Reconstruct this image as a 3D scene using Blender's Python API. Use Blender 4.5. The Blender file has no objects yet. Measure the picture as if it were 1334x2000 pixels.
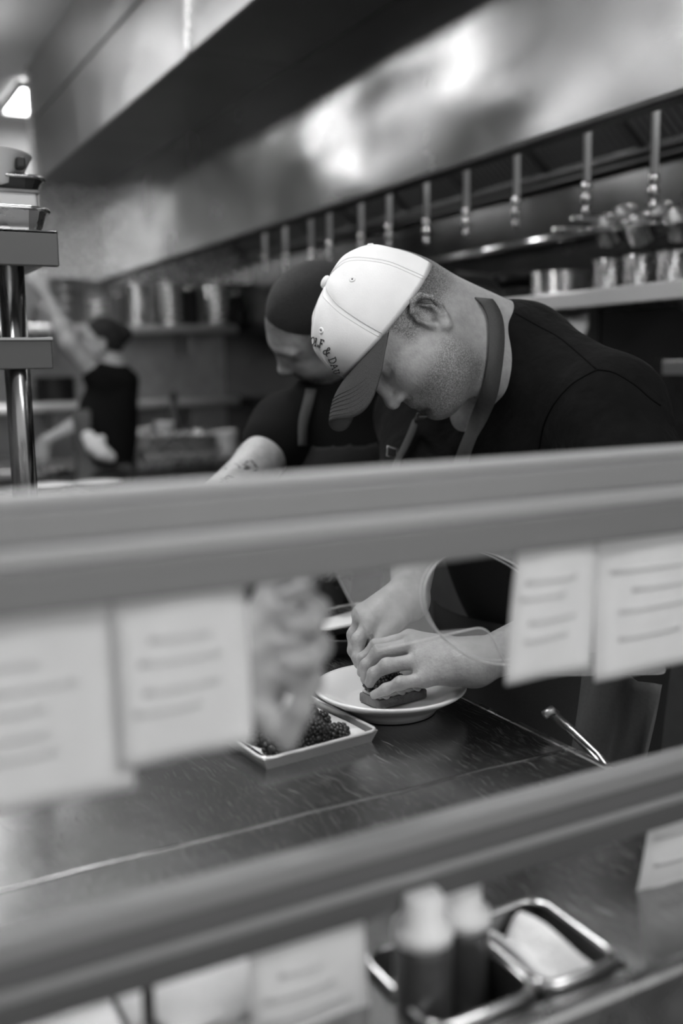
import bpy, bmesh, math, random
import numpy as np
from mathutils import Vector, Matrix
from mathutils.bvhtree import BVHTree

random.seed(7)
rng = np.random.default_rng(7)
scene = bpy.context.scene
col = scene.collection

# ------------------------------------------------------------------ camera
FPX, CX, CY = 1944.0, 667.0, 1000.0
CAM = np.array([0.0, 0.0, 1.40])
RC = np.array([[0.88190, 0.08285, -0.46408], [-0.47116, 0.11855, -0.87405], [-0.01740, 0.98949, 0.14359]])
u_, s_, v_ = np.linalg.svd(RC)
RC = u_ @ v_
cam_data = bpy.data.cameras.new('camera')
cam_data.sensor_fit = 'VERTICAL'
cam_data.sensor_height = 36.0
cam_data.sensor_width = 24.0
cam_data.lens = 36.0 * FPX / 2000.0
cam_data.clip_start = 0.02
cam_data.clip_end = 60
cam_data.dof.use_dof = True
cam_data.dof.focus_distance = 1.43
cam_data.dof.aperture_fstop = 1.9
cam = bpy.data.objects.new('camera', cam_data)
col.objects.link(cam)
m4 = Matrix([list(RC[i]) + [float(CAM[i])] for i in range(3)] + [[0, 0, 0, 1]])
cam.matrix_world = m4
scene.camera = cam

# ------------------------------------------------------------------ world and exposure
world = bpy.data.worlds.new('world')
scene.world = world
world.use_nodes = True
world.node_tree.nodes['Background'].inputs[0].default_value = (1, 1, 1, 1)
world.node_tree.nodes['Background'].inputs[1].default_value = 0.45
scene.view_settings.view_transform = 'Standard'
scene.view_settings.look = 'None'
scene.view_settings.gamma = 1.0
scene.view_settings.exposure = 1.0
scene.view_settings.use_curve_mapping = False
scene.cycles.use_denoising = True
scene.cycles.max_bounces = 10
scene.cycles.transparent_max_bounces = 16
scene.cycles.caustics_reflective = False
scene.cycles.caustics_refractive = False

# ------------------------------------------------------------------ pixel helpers (a photo point at a chosen real distance or plane)
def _dir(px, py):
    return RC @ np.array([(px - CX) / FPX, -(py - CY) / FPX, -1.0])
def at(px, py, t):
    return CAM + t * _dir(px, py)
def onz(px, py, z):
    d = _dir(px, py); return CAM + (z - CAM[2]) / d[2] * d
def ony(px, py, y):
    d = _dir(px, py); return CAM + y / d[1] * d
def onx(px, py, x):
    d = _dir(px, py); return CAM + x / d[0] * d

# ------------------------------------------------------------------ materials (all grey: a black and white photograph)
def gv(v):
    return (v, v, v, 1)
def mat(name, val, rough=0.6, metal=0.0, var=0.0, vscale=20.0, bump=0.0, bscale=200.0, stretch=None, spec=0.5, sheen=0.0, transp=0.0, emit=0.0, rvar=0.0, coat=0.0, bdist=.01):
    m = bpy.data.materials.new(name)
    m.use_nodes = True
    nt = m.node_tree
    N, L = nt.nodes, nt.links
    b = N['Principled BSDF']
    b.inputs['Base Color'].default_value = gv(val)
    b.inputs['Roughness'].default_value = rough
    b.inputs['Metallic'].default_value = metal
    b.inputs['Specular IOR Level'].default_value = spec
    b.inputs['Sheen Weight'].default_value = sheen
    b.inputs['Coat Weight'].default_value = coat
    if emit:
        b.inputs['Emission Color'].default_value = gv(1)
        b.inputs['Emission Strength'].default_value = emit
    tc = N.new('ShaderNodeTexCoord')
    mp = N.new('ShaderNodeMapping')
    L.new(tc.outputs['Object'], mp.inputs['Vector'])
    if stretch:
        mp.inputs['Scale'].default_value = stretch
    if var or rvar:
        n = N.new('ShaderNodeTexNoise')
        n.inputs['Scale'].default_value = vscale
        n.inputs['Detail'].default_value = 5
        L.new(mp.outputs[0], n.inputs['Vector'])
        if var:
            r = N.new('ShaderNodeMapRange')
            r.inputs['From Min'].default_value = 0.25
            r.inputs['From Max'].default_value = 0.75
            r.inputs['To Min'].default_value = max(0, val * (1 - var))
            r.inputs['To Max'].default_value = val * (1 + var)
            L.new(n.outputs['Fac'], r.inputs['Value'])
            L.new(r.outputs[0], b.inputs['Base Color'])
        if rvar:
            r = N.new('ShaderNodeMapRange')
            r.inputs['From Min'].default_value = 0.25
            r.inputs['From Max'].default_value = 0.75
            r.inputs['To Min'].default_value = max(0.02, rough - rvar)
            r.inputs['To Max'].default_value = rough + rvar
            L.new(n.outputs['Fac'], r.inputs['Value'])
            L.new(r.outputs[0], b.inputs['Roughness'])
    if bump:
        n2 = N.new('ShaderNodeTexNoise')
        n2.inputs['Scale'].default_value = bscale
        n2.inputs['Detail'].default_value = 4
        L.new(mp.outputs[0], n2.inputs['Vector'])
        bp = N.new('ShaderNodeBump')
        bp.inputs['Strength'].default_value = bump
        bp.inputs['Distance'].default_value = bdist
        L.new(n2.outputs['Fac'], bp.inputs['Height'])
        L.new(bp.outputs[0], b.inputs['Normal'])
    if transp:
        tr = N.new('ShaderNodeBsdfTransparent')
        mx = N.new('ShaderNodeMixShader')
        mx.inputs[0].default_value = transp
        L.new(b.outputs[0], mx.inputs[1])
        L.new(tr.outputs[0], mx.inputs[2])
        L.new(mx.outputs[0], N['Material Output'].inputs['Surface'])
    return m

def steel_counter():
    m = mat('scratched_steel', 0.50, 0.24, 1.0)
    N, L = m.node_tree.nodes, m.node_tree.links
    b = N['Principled BSDF']
    tc = N['Texture Coordinate']
    acc = None
    for i, (ang, sx, sy, thr) in enumerate(((0.3, 480, 5, .718), (1.2, 560, 7, .718), (2.1, 430, 5, .718), (2.7, 600, 9, .718), (-.35, 520, 6, .722))):
        mp = N.new('ShaderNodeMapping')
        mp.inputs['Rotation'].default_value = (0, 0, ang)
        mp.inputs['Scale'].default_value = (sx, sy, 1)
        mp.inputs['Location'].default_value = (i * 7.3, i * 3.1, 0)
        # warp the lines a little so scratches curve
        wn = N.new('ShaderNodeTexNoise'); wn.inputs['Scale'].default_value = 9
        L.new(tc.outputs['Object'], wn.inputs['Vector'])
        va = N.new('ShaderNodeVectorMath'); va.operation = 'MULTIPLY_ADD'
        va.inputs[1].default_value = (.05, .05, 0)
        L.new(wn.outputs['Color'], va.inputs[0]); L.new(tc.outputs['Object'], va.inputs[2])
        L.new(va.outputs[0], mp.inputs['Vector'])
        n = N.new('ShaderNodeTexNoise'); n.inputs['Scale'].default_value = 3.0; n.inputs['Detail'].default_value = 2
        L.new(mp.outputs[0], n.inputs['Vector'])
        r = N.new('ShaderNodeMapRange')
        r.inputs['From Min'].default_value = thr - .01; r.inputs['From Max'].default_value = thr + .05
        L.new(n.outputs['Fac'], r.inputs['Value'])
        if acc is None: acc = r.outputs[0]
        else:
            a = N.new('ShaderNodeMath'); a.operation = 'MAXIMUM'
            L.new(acc, a.inputs[0]); L.new(r.outputs[0], a.inputs[1]); acc = a.outputs[0]
    big = N.new('ShaderNodeTexNoise'); big.inputs['Scale'].default_value = 7; big.inputs['Detail'].default_value = 3
    L.new(tc.outputs['Object'], big.inputs['Vector'])
    b1 = N.new('ShaderNodeBump'); b1.inputs['Strength'].default_value = .10; b1.inputs['Distance'].default_value = .02
    L.new(big.outputs['Fac'], b1.inputs['Height'])
    b2 = N.new('ShaderNodeBump'); b2.inputs['Strength'].default_value = .7; b2.inputs['Distance'].default_value = .0005
    L.new(acc, b2.inputs['Height']); L.new(b1.outputs[0], b2.inputs['Normal'])
    L.new(b2.outputs[0], b.inputs['Normal'])
    rr = N.new('ShaderNodeMapRange')
    rr.inputs['To Min'].default_value = .24; rr.inputs['To Max'].default_value = .45
    L.new(acc, rr.inputs['Value']); L.new(rr.outputs[0], b.inputs['Roughness'])
    cc = N.new('ShaderNodeMapRange')
    cc.inputs['To Min'].default_value = .38; cc.inputs['To Max'].default_value = .68
    L.new(acc, cc.inputs['Value']); L.new(cc.outputs[0], b.inputs['Base Color'])
    return m

def hood_steel(name, val, rough, wav):
    m = mat(name, val, rough, 1.0)
    N, L = m.node_tree.nodes, m.node_tree.links
    b = N['Principled BSDF']; tc = N['Texture Coordinate']
    mp = N.new('ShaderNodeMapping'); mp.inputs['Scale'].default_value = (1, .7, 1.6)
    L.new(tc.outputs['Object'], mp.inputs['Vector'])
    n = N.new('ShaderNodeTexNoise'); n.inputs['Scale'].default_value = 1.15; n.inputs['Detail'].default_value = 1.5
    L.new(mp.outputs[0], n.inputs['Vector'])
    b1 = N.new('ShaderNodeBump'); b1.inputs['Strength'].default_value = wav; b1.inputs['Distance'].default_value = .12
    L.new(n.outputs['Fac'], b1.inputs['Height'])
    m2 = N.new('ShaderNodeMapping'); m2.inputs['Scale'].default_value = (900, 14, 900)
    L.new(tc.outputs['Object'], m2.inputs['Vector'])
    n2 = N.new('ShaderNodeTexNoise'); n2.inputs['Scale'].default_value = 1.0; n2.inputs['Detail'].default_value = 2
    L.new(m2.outputs[0], n2.inputs['Vector'])
    b2 = N.new('ShaderNodeBump'); b2.inputs['Strength'].default_value = .12; b2.inputs['Distance'].default_value = .001
    L.new(n2.outputs['Fac'], b2.inputs['Height']); L.new(b1.outputs[0], b2.inputs['Normal'])
    L.new(b2.outputs[0], b.inputs['Normal'])
    n3 = N.new('ShaderNodeTexNoise'); n3.inputs['Scale'].default_value = 3.0; n3.inputs['Detail'].default_value = 4
    L.new(tc.outputs['Object'], n3.inputs['Vector'])
    r = N.new('ShaderNodeMapRange'); r.inputs['From Min'].default_value = .3; r.inputs['From Max'].default_value = .7
    r.inputs['To Min'].default_value = rough - .05; r.inputs['To Max'].default_value = rough + .06
    L.new(n3.outputs['Fac'], r.inputs['Value']); L.new(r.outputs[0], b.inputs['Roughness'])
    return m

def skin_mat(name, val, stub=0.05):
    """skin with pores and freckles; the mesh attribute 'hairy' marks stubble and cropped hair"""
    m = mat(name, val, .46, spec=.45)
    N, L = m.node_tree.nodes, m.node_tree.links
    b = N['Principled BSDF']; tc = N['Texture Coordinate']
    b.inputs['Subsurface Weight'].default_value = .0
    at_ = N.new('ShaderNodeAttribute'); at_.attribute_name = 'hairy'
    n = N.new('ShaderNodeTexNoise'); n.inputs['Scale'].default_value = 55; n.inputs['Detail'].default_value = 6; n.inputs['Roughness'].default_value = .65
    L.new(tc.outputs['Object'], n.inputs['Vector'])
    r = N.new('ShaderNodeMapRange'); r.inputs['From Min'].default_value = .3; r.inputs['From Max'].default_value = .7
    r.inputs['To Min'].default_value = val * .80; r.inputs['To Max'].default_value = val * 1.15
    L.new(n.outputs['Fac'], r.inputs['Value'])
    n2 = N.new('ShaderNodeTexNoise'); n2.inputs['Scale'].default_value = 520; n2.inputs['Detail'].default_value = 2
    L.new(tc.outputs['Object'], n2.inputs['Vector'])
    r2 = N.new('ShaderNodeMapRange'); r2.inputs['From Min'].default_value = .36; r2.inputs['From Max'].default_value = .6
    L.new(n2.outputs['Fac'], r2.inputs['Value'])
    ml = N.new('ShaderNodeMath'); ml.operation = 'MULTIPLY_ADD'; ml.inputs[1].default_value = .75; ml.inputs[2].default_value = .25
    L.new(r2.outputs[0], ml.inputs[0])
    fa = N.new('ShaderNodeMath'); fa.operation = 'MULTIPLY'; fa.use_clamp = True
    L.new(ml.outputs[0], fa.inputs[0]); L.new(at_.outputs['Fac'], fa.inputs[1])
    mx = N.new('ShaderNodeMixRGB'); mx.inputs[2].default_value = gv(stub)
    L.new(fa.outputs[0], mx.inputs[0]); L.new(r.outputs[0], mx.inputs[1])
    L.new(mx.outputs[0], b.inputs['Base Color'])
    n3 = N.new('ShaderNodeTexNoise'); n3.inputs['Scale'].default_value = 260; n3.inputs['Detail'].default_value = 5
    L.new(tc.outputs['Object'], n3.inputs['Vector'])
    bp = N.new('ShaderNodeBump'); bp.inputs['Strength'].default_value = .28; bp.inputs['Distance'].default_value = .003
    L.new(n3.outputs['Fac'], bp.inputs['Height']); L.new(bp.outputs[0], b.inputs['Normal'])
    return m

M = {}
M['counter'] = steel_counter()
M['hood'] = hood_steel('hood_steel', .50, .23, .55)
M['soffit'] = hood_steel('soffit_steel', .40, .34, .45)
M['steel'] = mat('brushed_steel', .55, .28, 1.0, rvar=.08, vscale=30, bump=.05, bscale=60)
M['dullsteel'] = mat('dull_steel', .34, .42, 1.0, var=.15, vscale=12)
M['wallsteel'] = mat('wall_steel', .085, .24, 1.0, var=.15, vscale=3, rvar=.06)
M['chrome'] = mat('polished_steel', .75, .13, 1.0)
M['pipe'] = mat('nickel_pipe', .95, .30, .0)
M['tubesteel'] = mat('tube_steel', .30, .20, 1.0)
M['bullnose'] = mat('bullnose_steel', .9, .18, .85)
M['aluminium'] = mat('tray_aluminium', .74, .30, .8)
M['satin'] = mat('satin_steel', .90, .26, .35)
M['potsteel'] = mat('pot_steel', .62, .2, .85)
M['globe'] = mat('hood_fill_globe', .9, .4, emit=27.0)
M['beam'] = mat('beam_steel', .10, .45, .5)
M['underside'] = mat('shade_tinted_steel', .16, .38, .9, var=.2, vscale=2)  # same steel as the hood, darkened to paint in shade and dark reflections
M['darkmetal'] = mat('dark_metal', .05, .45, .6, var=.3, vscale=15)
M['filter'] = mat('filter_metal', .16, .45, .5, var=.2, vscale=10)
M['black'] = mat('black_plastic', .012, .5)
M['charcoal'] = mat('charcoal_plastic', .035, .5)
M['ceiling'] = mat('painted_ceiling', .70, .9, var=.05, vscale=3)
M['wall'] = mat('wall_paint', .45, .8, var=.1, vscale=2)
M['floor'] = mat('quarry_floor', .045, .6, var=.25, vscale=8)
M['grout'] = mat('floor_joint', .02, .9)
M['white'] = mat('white_ceramic', .80, .22, coat=.3)
M['whiteplastic'] = mat('white_plastic', .75, .4)
M['paper'] = mat('parchment_paper', .78, .8, bump=.15, bscale=50)
M['towel'] = mat('towel_cloth', .75, .95, bump=.5, bscale=120)
M['ticket'] = mat('ticket_paper', .80, .9, var=.05, vscale=25, transp=.10)
M['ink'] = mat('ticket_ink', .66, .9)
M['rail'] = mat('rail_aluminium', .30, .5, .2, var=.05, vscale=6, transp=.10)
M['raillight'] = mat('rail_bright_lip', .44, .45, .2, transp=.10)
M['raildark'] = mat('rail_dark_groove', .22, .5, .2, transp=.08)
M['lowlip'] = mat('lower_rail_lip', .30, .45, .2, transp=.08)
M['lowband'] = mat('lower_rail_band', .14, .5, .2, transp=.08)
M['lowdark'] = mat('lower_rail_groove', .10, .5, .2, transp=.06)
M['capwhite'] = mat('cap_cotton', .86, .9, var=.03, vscale=30, bump=.10, bscale=500, sheen=.1)
M['capdark'] = mat('brim_cotton', .050, .85, var=.12, vscale=300, bump=.4, bscale=700)
M['thread'] = mat('dark_thread', .015, .8)
M['whitethread'] = mat('pale_thread', .6, .9)
M['shirt'] = mat('black_cotton', .0055, .95, var=.2, vscale=60, bump=.5, bscale=9, sheen=.02, spec=.12, bdist=.04)
M['shirt2'] = mat('faded_black_cotton', .007, .95, bump=.2, bscale=400, spec=.15)
M['seam'] = mat('black_seam', .004, .95, spec=.1)
M['apron'] = mat('grey_denim', .024, .9, var=.2, vscale=400, bump=.4, bscale=600)
M['apronlight'] = mat('mid_grey_apron', .10, .9, var=.1, vscale=200)
M['strap'] = mat('webbing', .085, .85, var=.25, vscale=900, bump=.6, bscale=900)
M['pants'] = mat('dark_trousers', .012, .9)
M['skin'] = skin_mat('skin_ruddy', .35)
M['skin2'] = skin_mat('skin_pale', .40, .02)
M['skin4'] = skin_mat('skin_hand', .36, .02)  # even skin tone for the blurred near hand
M['skin3'] = skin_mat('skin_soft', .38, .02)
M['hair'] = mat('cropped_hair', .010, .75, var=.5, vscale=300, bump=.6, bscale=350)
M['berry'] = mat('raspberry_skin', .022, .38, var=.35, vscale=150, coat=.1)
M['tart'] = mat('tart_pastry', .12, .6, var=.25, vscale=60, bump=.4, bscale=90)
M['slice'] = mat('fruit_slice', .42, .35, var=.15, vscale=60)
M['leaf'] = mat('dark_leaf', .045, .5, var=.4, vscale=40)
M['tattoo'] = mat('tattoo_ink', .09, .6)
M['bottle'] = mat('bottle_plastic', .045, .3, coat=.2)
M['veil'] = mat('reflection_veil', .80, .3, transp=.80)  # see-through white that paints in the haze of glass reflections
M['veiledge'] = mat('reflection_line', .85, .25, transp=.25)
M['lamp'] = mat('lamp_diffuser', .9, .5, emit=8.5)
M['lampfar'] = mat('far_lamp_diffuser', .9, .5, emit=9.0)
M['lamphang'] = mat('hanging_lamp_diffuser', .9, .5, emit=4.6)
M['frame'] = mat('lamp_frame', .6, .5)

# ------------------------------------------------------------------ objects and meshes
def link(o, parent=None):
    col.objects.link(o)
    if parent is not None:
        o.parent = parent
    return o
def tag(o, label=None, cat=None, group=None, kind=None):
    if label: o['label'] = label
    if cat: o['category'] = cat
    if group: o['group'] = group
    if kind: o['kind'] = kind
    return o
def empty(name, loc=(0, 0, 0), rz=0.0):
    o = bpy.data.objects.new(name, None)
    o.empty_display_size = .05
    o.location = [float(c) for c in loc]; o.rotation_euler = (0, 0, rz)
    return link(o)
def copy_tree(o, parent=None):
    c = o.copy(); col.objects.link(c); c.parent = parent
    for ch in list(o.children):
        copy_tree(ch, c)
    return c

class MB:
    def __init__(s):
        s.v = []; s.f = []; s.sm = []
    def add(s, vs, fs, smooth=False):
        o = len(s.v)
        s.v += [tuple(float(c) for c in p) for p in vs]
        s.f += [tuple(i + o for i in f) for f in fs]
        s.sm += [smooth] * len(fs)
        return s
    def box(s, lo, hi, bev=0.0, rot=None, org=None):
        x0, y0, z0 = lo; x1, y1, z1 = hi
        if bev <= 0:
            v = [(x, y, z) for x in (x0, x1) for y in (y0, y1) for z in (z0, z1)]
            f = [(0, 1, 3, 2), (4, 6, 7, 5), (0, 4, 5, 1), (2, 3, 7, 6), (0, 2, 6, 4), (1, 5, 7, 3)]
        else:
            b = min(bev, abs(x1 - x0) * .49, abs(y1 - y0) * .49, abs(z1 - z0) * .49)
            bm = bmesh.new()
            bmesh.ops.create_cube(bm, size=1)
            for q in bm.verts:
                q.co = Vector((x0 + (q.co.x + .5) * (x1 - x0), y0 + (q.co.y + .5) * (y1 - y0), z0 + (q.co.z + .5) * (z1 - z0)))
            bmesh.ops.bevel(bm, geom=list(bm.edges), offset=b, segments=2, affect='EDGES', profile=.5)
            bm.verts.index_update()
            v = [tuple(q.co) for q in bm.verts]; f = [tuple(q.index for q in fc.verts) for fc in bm.faces]
            bm.free()
        if rot is not None:
            c = Vector(org if org is not None else ((x0 + x1) / 2, (y0 + y1) / 2, (z0 + z1) / 2))
            v = [tuple(rot @ (Vector(p) - c) + c) for p in v]
        return s.add(v, f)
    def lathe(s, prof, n=24, c=(0, 0, 0), axis=None, smooth=True, closed=False):
        vs = []; fs = []
        R_ = Matrix.Identity(3) if axis is None else Vector((0, 0, 1)).rotation_difference(Vector(axis)).to_matrix()
        c = Vector([float(q) for q in c]); k = len(prof)
        for r, z in prof:
            for i in range(n):
                a = 2 * math.pi * i / n
                vs.append(tuple(R_ @ Vector((r * math.cos(a), r * math.sin(a), z)) + c))
        m = k if closed else k - 1
        for j in range(m):
            j2 = (j + 1) % k
            for i in range(n):
                i2 = (i + 1) % n
                fs.append((j * n + i, j * n + i2, j2 * n + i2, j2 * n + i))
        if not closed:
            if prof[0][0] > 1e-6: fs.append(tuple(range(n - 1, -1, -1)))
            if prof[-1][0] > 1e-6: fs.append(tuple((k - 1) * n + i for i in range(n)))
        return s.add(vs, fs, smooth)
    def tube(s, pts, r, n=8, closed=False, smooth=True):
        P = [Vector([float(c) for c in p]) for p in pts]; k = len(P)
        rs = r if hasattr(r, '__len__') else [r] * k
        vs = []; fs = []; ref = None
        for j in range(k):
            a = P[(j - 1) % k] if (closed or j > 0) else P[j]
            b = P[(j + 1) % k] if (closed or j < k - 1) else P[j]
            t = (b - a).normalized()
            if ref is None:
                ref = t.orthogonal().normalized()
            ref = (ref - t * ref.dot(t)).normalized()
            w = t.cross(ref)
            for i in range(n):
                an = 2 * math.pi * i / n
                vs.append(tuple(P[j] + (ref * math.cos(an) + w * math.sin(an)) * rs[j]))
        m = k if closed else k - 1
        for j in range(m):
            j2 = (j + 1) % k
            for i in range(n):
                i2 = (i + 1) % n
                fs.append((j * n + i, j * n + i2, j2 * n + i2, j2 * n + i))
        if not closed:
            fs.append(tuple(range(n - 1, -1, -1))); fs.append(tuple((k - 1) * n + i for i in range(n)))
        return s.add(vs, fs, smooth)
    def ribbon(s, pts, nrm, width, th=.002):
        """flat strap along pts; nrm is the facing direction at each point"""
        P = [Vector([float(c) for c in p]) for p in pts]; Nn = [Vector([float(c) for c in q]).normalized() for q in nrm]
        k = len(P); vs = []; fs = []
        for j in range(k):
            t = (P[min(j + 1, k - 1)] - P[max(j - 1, 0)]).normalized()
            w = t.cross(Nn[j]).normalized(); nn = w.cross(t).normalized()
            wd = width[j] if hasattr(width, '__len__') else width
            for a, b in ((-1, 0), (1, 0), (1, 1), (-1, 1)):
                vs.append(tuple(P[j] + w * a * wd / 2 + nn * b * th))
        for j in range(k - 1):
            for i in range(4):
                i2 = (i + 1) % 4
                fs.append((j * 4 + i, j * 4 + i2, (j + 1) * 4 + i2, (j + 1) * 4 + i))
        fs.append((3, 2, 1, 0)); fs.append(tuple((k - 1) * 4 + i for i in range(4)))
        return s.add(vs, fs, True)
    def sheet(s, grid, th, nrm=None):
        """grid[i][j] of points -> a sheet of thickness th"""
        g = [[Vector([float(c) for c in p]) for p in row] for row in grid]
        a, b = len(g), len(g[0]); vs = []; fs = []
        for side in (0, 1):
            for i in range(a):
                for j in range(b):
                    du = g[min(i + 1, a - 1)][j] - g[max(i - 1, 0)][j]
                    dv = g[i][min(j + 1, b - 1)] - g[i][max(j - 1, 0)]
                    nn = du.cross(dv)
                    nn = nn.normalized() if nn.length > 1e-12 else Vector((0, 0, 1))
                    vs.append(tuple(g[i][j] + nn * (th / 2 if side else -th / 2)))
        o = a * b
        for i in range(a - 1):
            for j in range(b - 1):
                q = (i * b + j, (i + 1) * b + j, (i + 1) * b + j + 1, i * b + j + 1)
                fs.append(tuple(o + x for x in q)); fs.append(tuple(reversed(q)))
        ring = [i * b for i in range(a)] + [(a - 1) * b + j for j in range(1, b)] + [i * b + b - 1 for i in range(a - 2, -1, -1)] + [j for j in range(b - 2, 0, -1)]
        for x, y in zip(ring, ring[1:] + ring[:1]):
            fs.append((x, y, o + y, o + x))
        return s.add(vs, fs, True)
    def build(s, name, m, parent=None, loc=None, kind=None):
        me = bpy.data.meshes.new(name)
        me.from_pydata(s.v, [], s.f)
        for p, q in zip(me.polygons, s.sm): p.use_smooth = q
        me.materials.append(m if not isinstance(m, str) else M[m])
        o = bpy.data.objects.new(name, me)
        if loc is not None: o.location = [float(c) for c in loc]
        if kind: o['kind'] = kind
        return link(o, parent)
def box(name, lo, hi, m, parent=None, bev=0.0):
    return MB().box(lo, hi, bev).build(name, m, parent)
def struct(o):
    o['kind'] = 'structure'; return o

# ------------------------------------------------------------------ smooth bodies: distance fields meshed with surface nets
class SDF:
    def __init__(s): s.p = []
    def cone(s, a, b, ra, rb, k=.01, sub=False):
        a = np.array(a, float); b = np.array(b, float)
        r = max(ra, rb)
        s.p.append(('c', a, b, ra, rb, k, sub, np.minimum(a, b) - r - k, np.maximum(a, b) + r + k)); return s
    def ell(s, c, r, k=.01, rot=None, sub=False):
        c = np.array(c, float); r = np.array(r, float) if hasattr(r, '__len__') else np.array([r, r, r], float)
        rot = np.eye(3) if rot is None else np.array(rot, float)
        e = np.abs(rot) @ r
        s.p.append(('e', c, r, rot, 0, k, sub, c - e - k, c + e + k)); return s
    def chain(s, pts, rs, k=.006):
        for i in range(len(pts) - 1): s.cone(pts[i], pts[i + 1], rs[i], rs[i + 1], k)
        return s
    def moved(s, c, Mx, sc):
        """copy carried to another frame: columns of Mx are the local axes"""
        o = SDF(); c = np.array(c, float)
        for q in s.p:
            if q[0] == 'c': o.cone(Mx @ (q[1] * sc) + c, Mx @ (q[2] * sc) + c, q[3] * sc, q[4] * sc, q[5] * sc, q[6])
            else: o.ell(Mx @ (q[1] * sc) + c, q[2] * sc, q[5] * sc, Mx @ q[3], q[6])
        return o
    def inflated(s, e):
        o = SDF()
        for q in s.p:
            if q[0] == 'c': o.cone(q[1], q[2], q[3] + e, q[4] + e, q[5], q[6])
            else: o.ell(q[1], q[2] + e, q[5], q[3], q[6])
        return o
    def eval(s, P, idx):
        d = np.full(P.shape[0], 9.0, np.float32)
        for i in idx:
            q = s.p[i]
            if q[0] == 'c':
                ab = q[2] - q[1]; L2 = max(ab @ ab, 1e-12)
                t = np.clip(((P - q[1]) @ ab) / L2, 0, 1)
                di = np.linalg.norm(P - q[1] - t[:, None] * ab, axis=1) - (q[3] + (q[4] - q[3]) * t)
            else:
                l = (P - q[1]) @ q[3]
                k0 = np.linalg.norm(l / q[2], axis=1); k1 = np.linalg.norm(l / (q[2] ** 2), axis=1)
                di = k0 * (k0 - 1) / np.maximum(k1, 1e-9)
            k = q[5]
            if q[6]:
                di = -di
                h = np.maximum(k - np.abs(d - di), 0) / k
                d = np.maximum(d, di) + h * h * k * .25
            else:
                h = np.maximum(k - np.abs(d - di), 0) / k
                d = np.minimum(d, di) - h * h * k * .25
        return d
    def mesh(s, vox, smooth=2):
        B = 20
        lo = np.min([q[7] for q in s.p if not q[6]], axis=0) - 4 * vox
        hi = np.max([q[8] for q in s.p if not q[6]], axis=0) + 4 * vox
        n = np.ceil((hi - lo) / vox / B).astype(int)
        NN = n * B + 3
        plo = np.array([q[7] for q in s.p]) - 3 * vox; phi = np.array([q[8] for q in s.p]) + 3 * vox
        uni = np.array([not q[6] for q in s.p])
        ii = np.stack(np.meshgrid(*[np.arange(B + 1)] * 3, indexing='ij'), -1)
        keyf = lambda c: (c[..., 0] * NN[1] + c[..., 1]) * NN[2] + c[..., 2]
        VK = []; VP = []; F = []
        corners = np.array([[a, b, c] for a in (0, 1) for b in (0, 1) for c in (0, 1)])
        edges = [(i, j) for i in range(8) for j in range(i + 1, 8) if np.abs(corners[i] - corners[j]).sum() == 1]
        for bx in range(n[0]):
            for by in range(n[1]):
                for bz in range(n[2]):
                    i0 = np.array([bx, by, bz]) * B
                    l0 = lo + i0 * vox; l1 = l0 + B * vox
                    hit = np.all((plo <= l1) & (phi >= l0), axis=1)
                    if not (hit & uni).any(): continue
                    idx = np.nonzero(hit)[0]
                    P = (lo + (ii + i0) * vox).reshape(-1, 3)
                    d = s.eval(P, idx).reshape(B + 1, B + 1, B + 1)
                    ins = d < 0
                    if ins.all() or not ins.any(): continue
                    cs = sum(ins[a:B + a, b:B + b, c:B + c].astype(np.int8) for a, b, c in corners)
                    act = np.argwhere((cs > 0) & (cs < 8))
                    dv = np.stack([d[act[:, 0] + a, act[:, 1] + b, act[:, 2] + c] for a, b, c in corners], 1)
                    acc = np.zeros((len(act), 3)); cnt = np.zeros(len(act))
                    for i, j in edges:
                        x, y = dv[:, i], dv[:, j]
                        m = (x < 0) != (y < 0)
                        t = np.where(m, x / np.where(m, x - y, 1), 0)
                        acc += np.where(m[:, None], corners[i] + t[:, None] * (corners[j] - corners[i]), 0); cnt += m
                    VP.append(lo + (act + i0 + acc / cnt[:, None]) * vox)
                    VK.append(keyf(act + i0))
                    for ax in range(3):
                        u = np.eye(3, dtype=int)[ax]; b_ = np.eye(3, dtype=int)[(ax + 1) % 3]; c_ = np.eye(3, dtype=int)[(ax + 2) % 3]
                        A = ins[:B, :B, :B]; D = ins[u[0]:B + u[0], u[1]:B + u[1], u[2]:B + u[2]]
                        e = np.argwhere(A != D)
                        if not len(e): continue
                        fl = A[e[:, 0], e[:, 1], e[:, 2]]
                        g = e + i0
                        q = np.stack([keyf(g - b_ - c_), keyf(g - c_), keyf(g), keyf(g - b_)], 1)
                        q[~fl] = q[~fl][:, ::-1]
                        F.append(q)
        VK = np.concatenate(VK); VP = np.concatenate(VP); F = np.concatenate(F)
        o = np.argsort(VK); VK = VK[o]; VP = VP[o]
        fi = np.searchsorted(VK, F); fi = np.minimum(fi, len(VK) - 1)
        ok = np.all(VK[fi] == F, axis=1); fi = fi[ok]
        for _ in range(smooth):
            S = np.zeros_like(VP); c = np.zeros(len(VP))
            for k in range(4):
                a, b = fi[:, k], fi[:, (k + 1) % 4]
                for ax in range(3):
                    S[:, ax] += np.bincount(a, VP[b, ax], len(VP)) + np.bincount(b, VP[a, ax], len(VP))
                c += np.bincount(a, minlength=len(VP)) + np.bincount(b, minlength=len(VP))
            VP = VP * .5 + .5 * S / np.maximum(c, 1)[:, None]
        return VP, fi
def join(*sdfs):
    o = SDF()
    for q in sdfs: o.p += q.p
    return o
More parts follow.
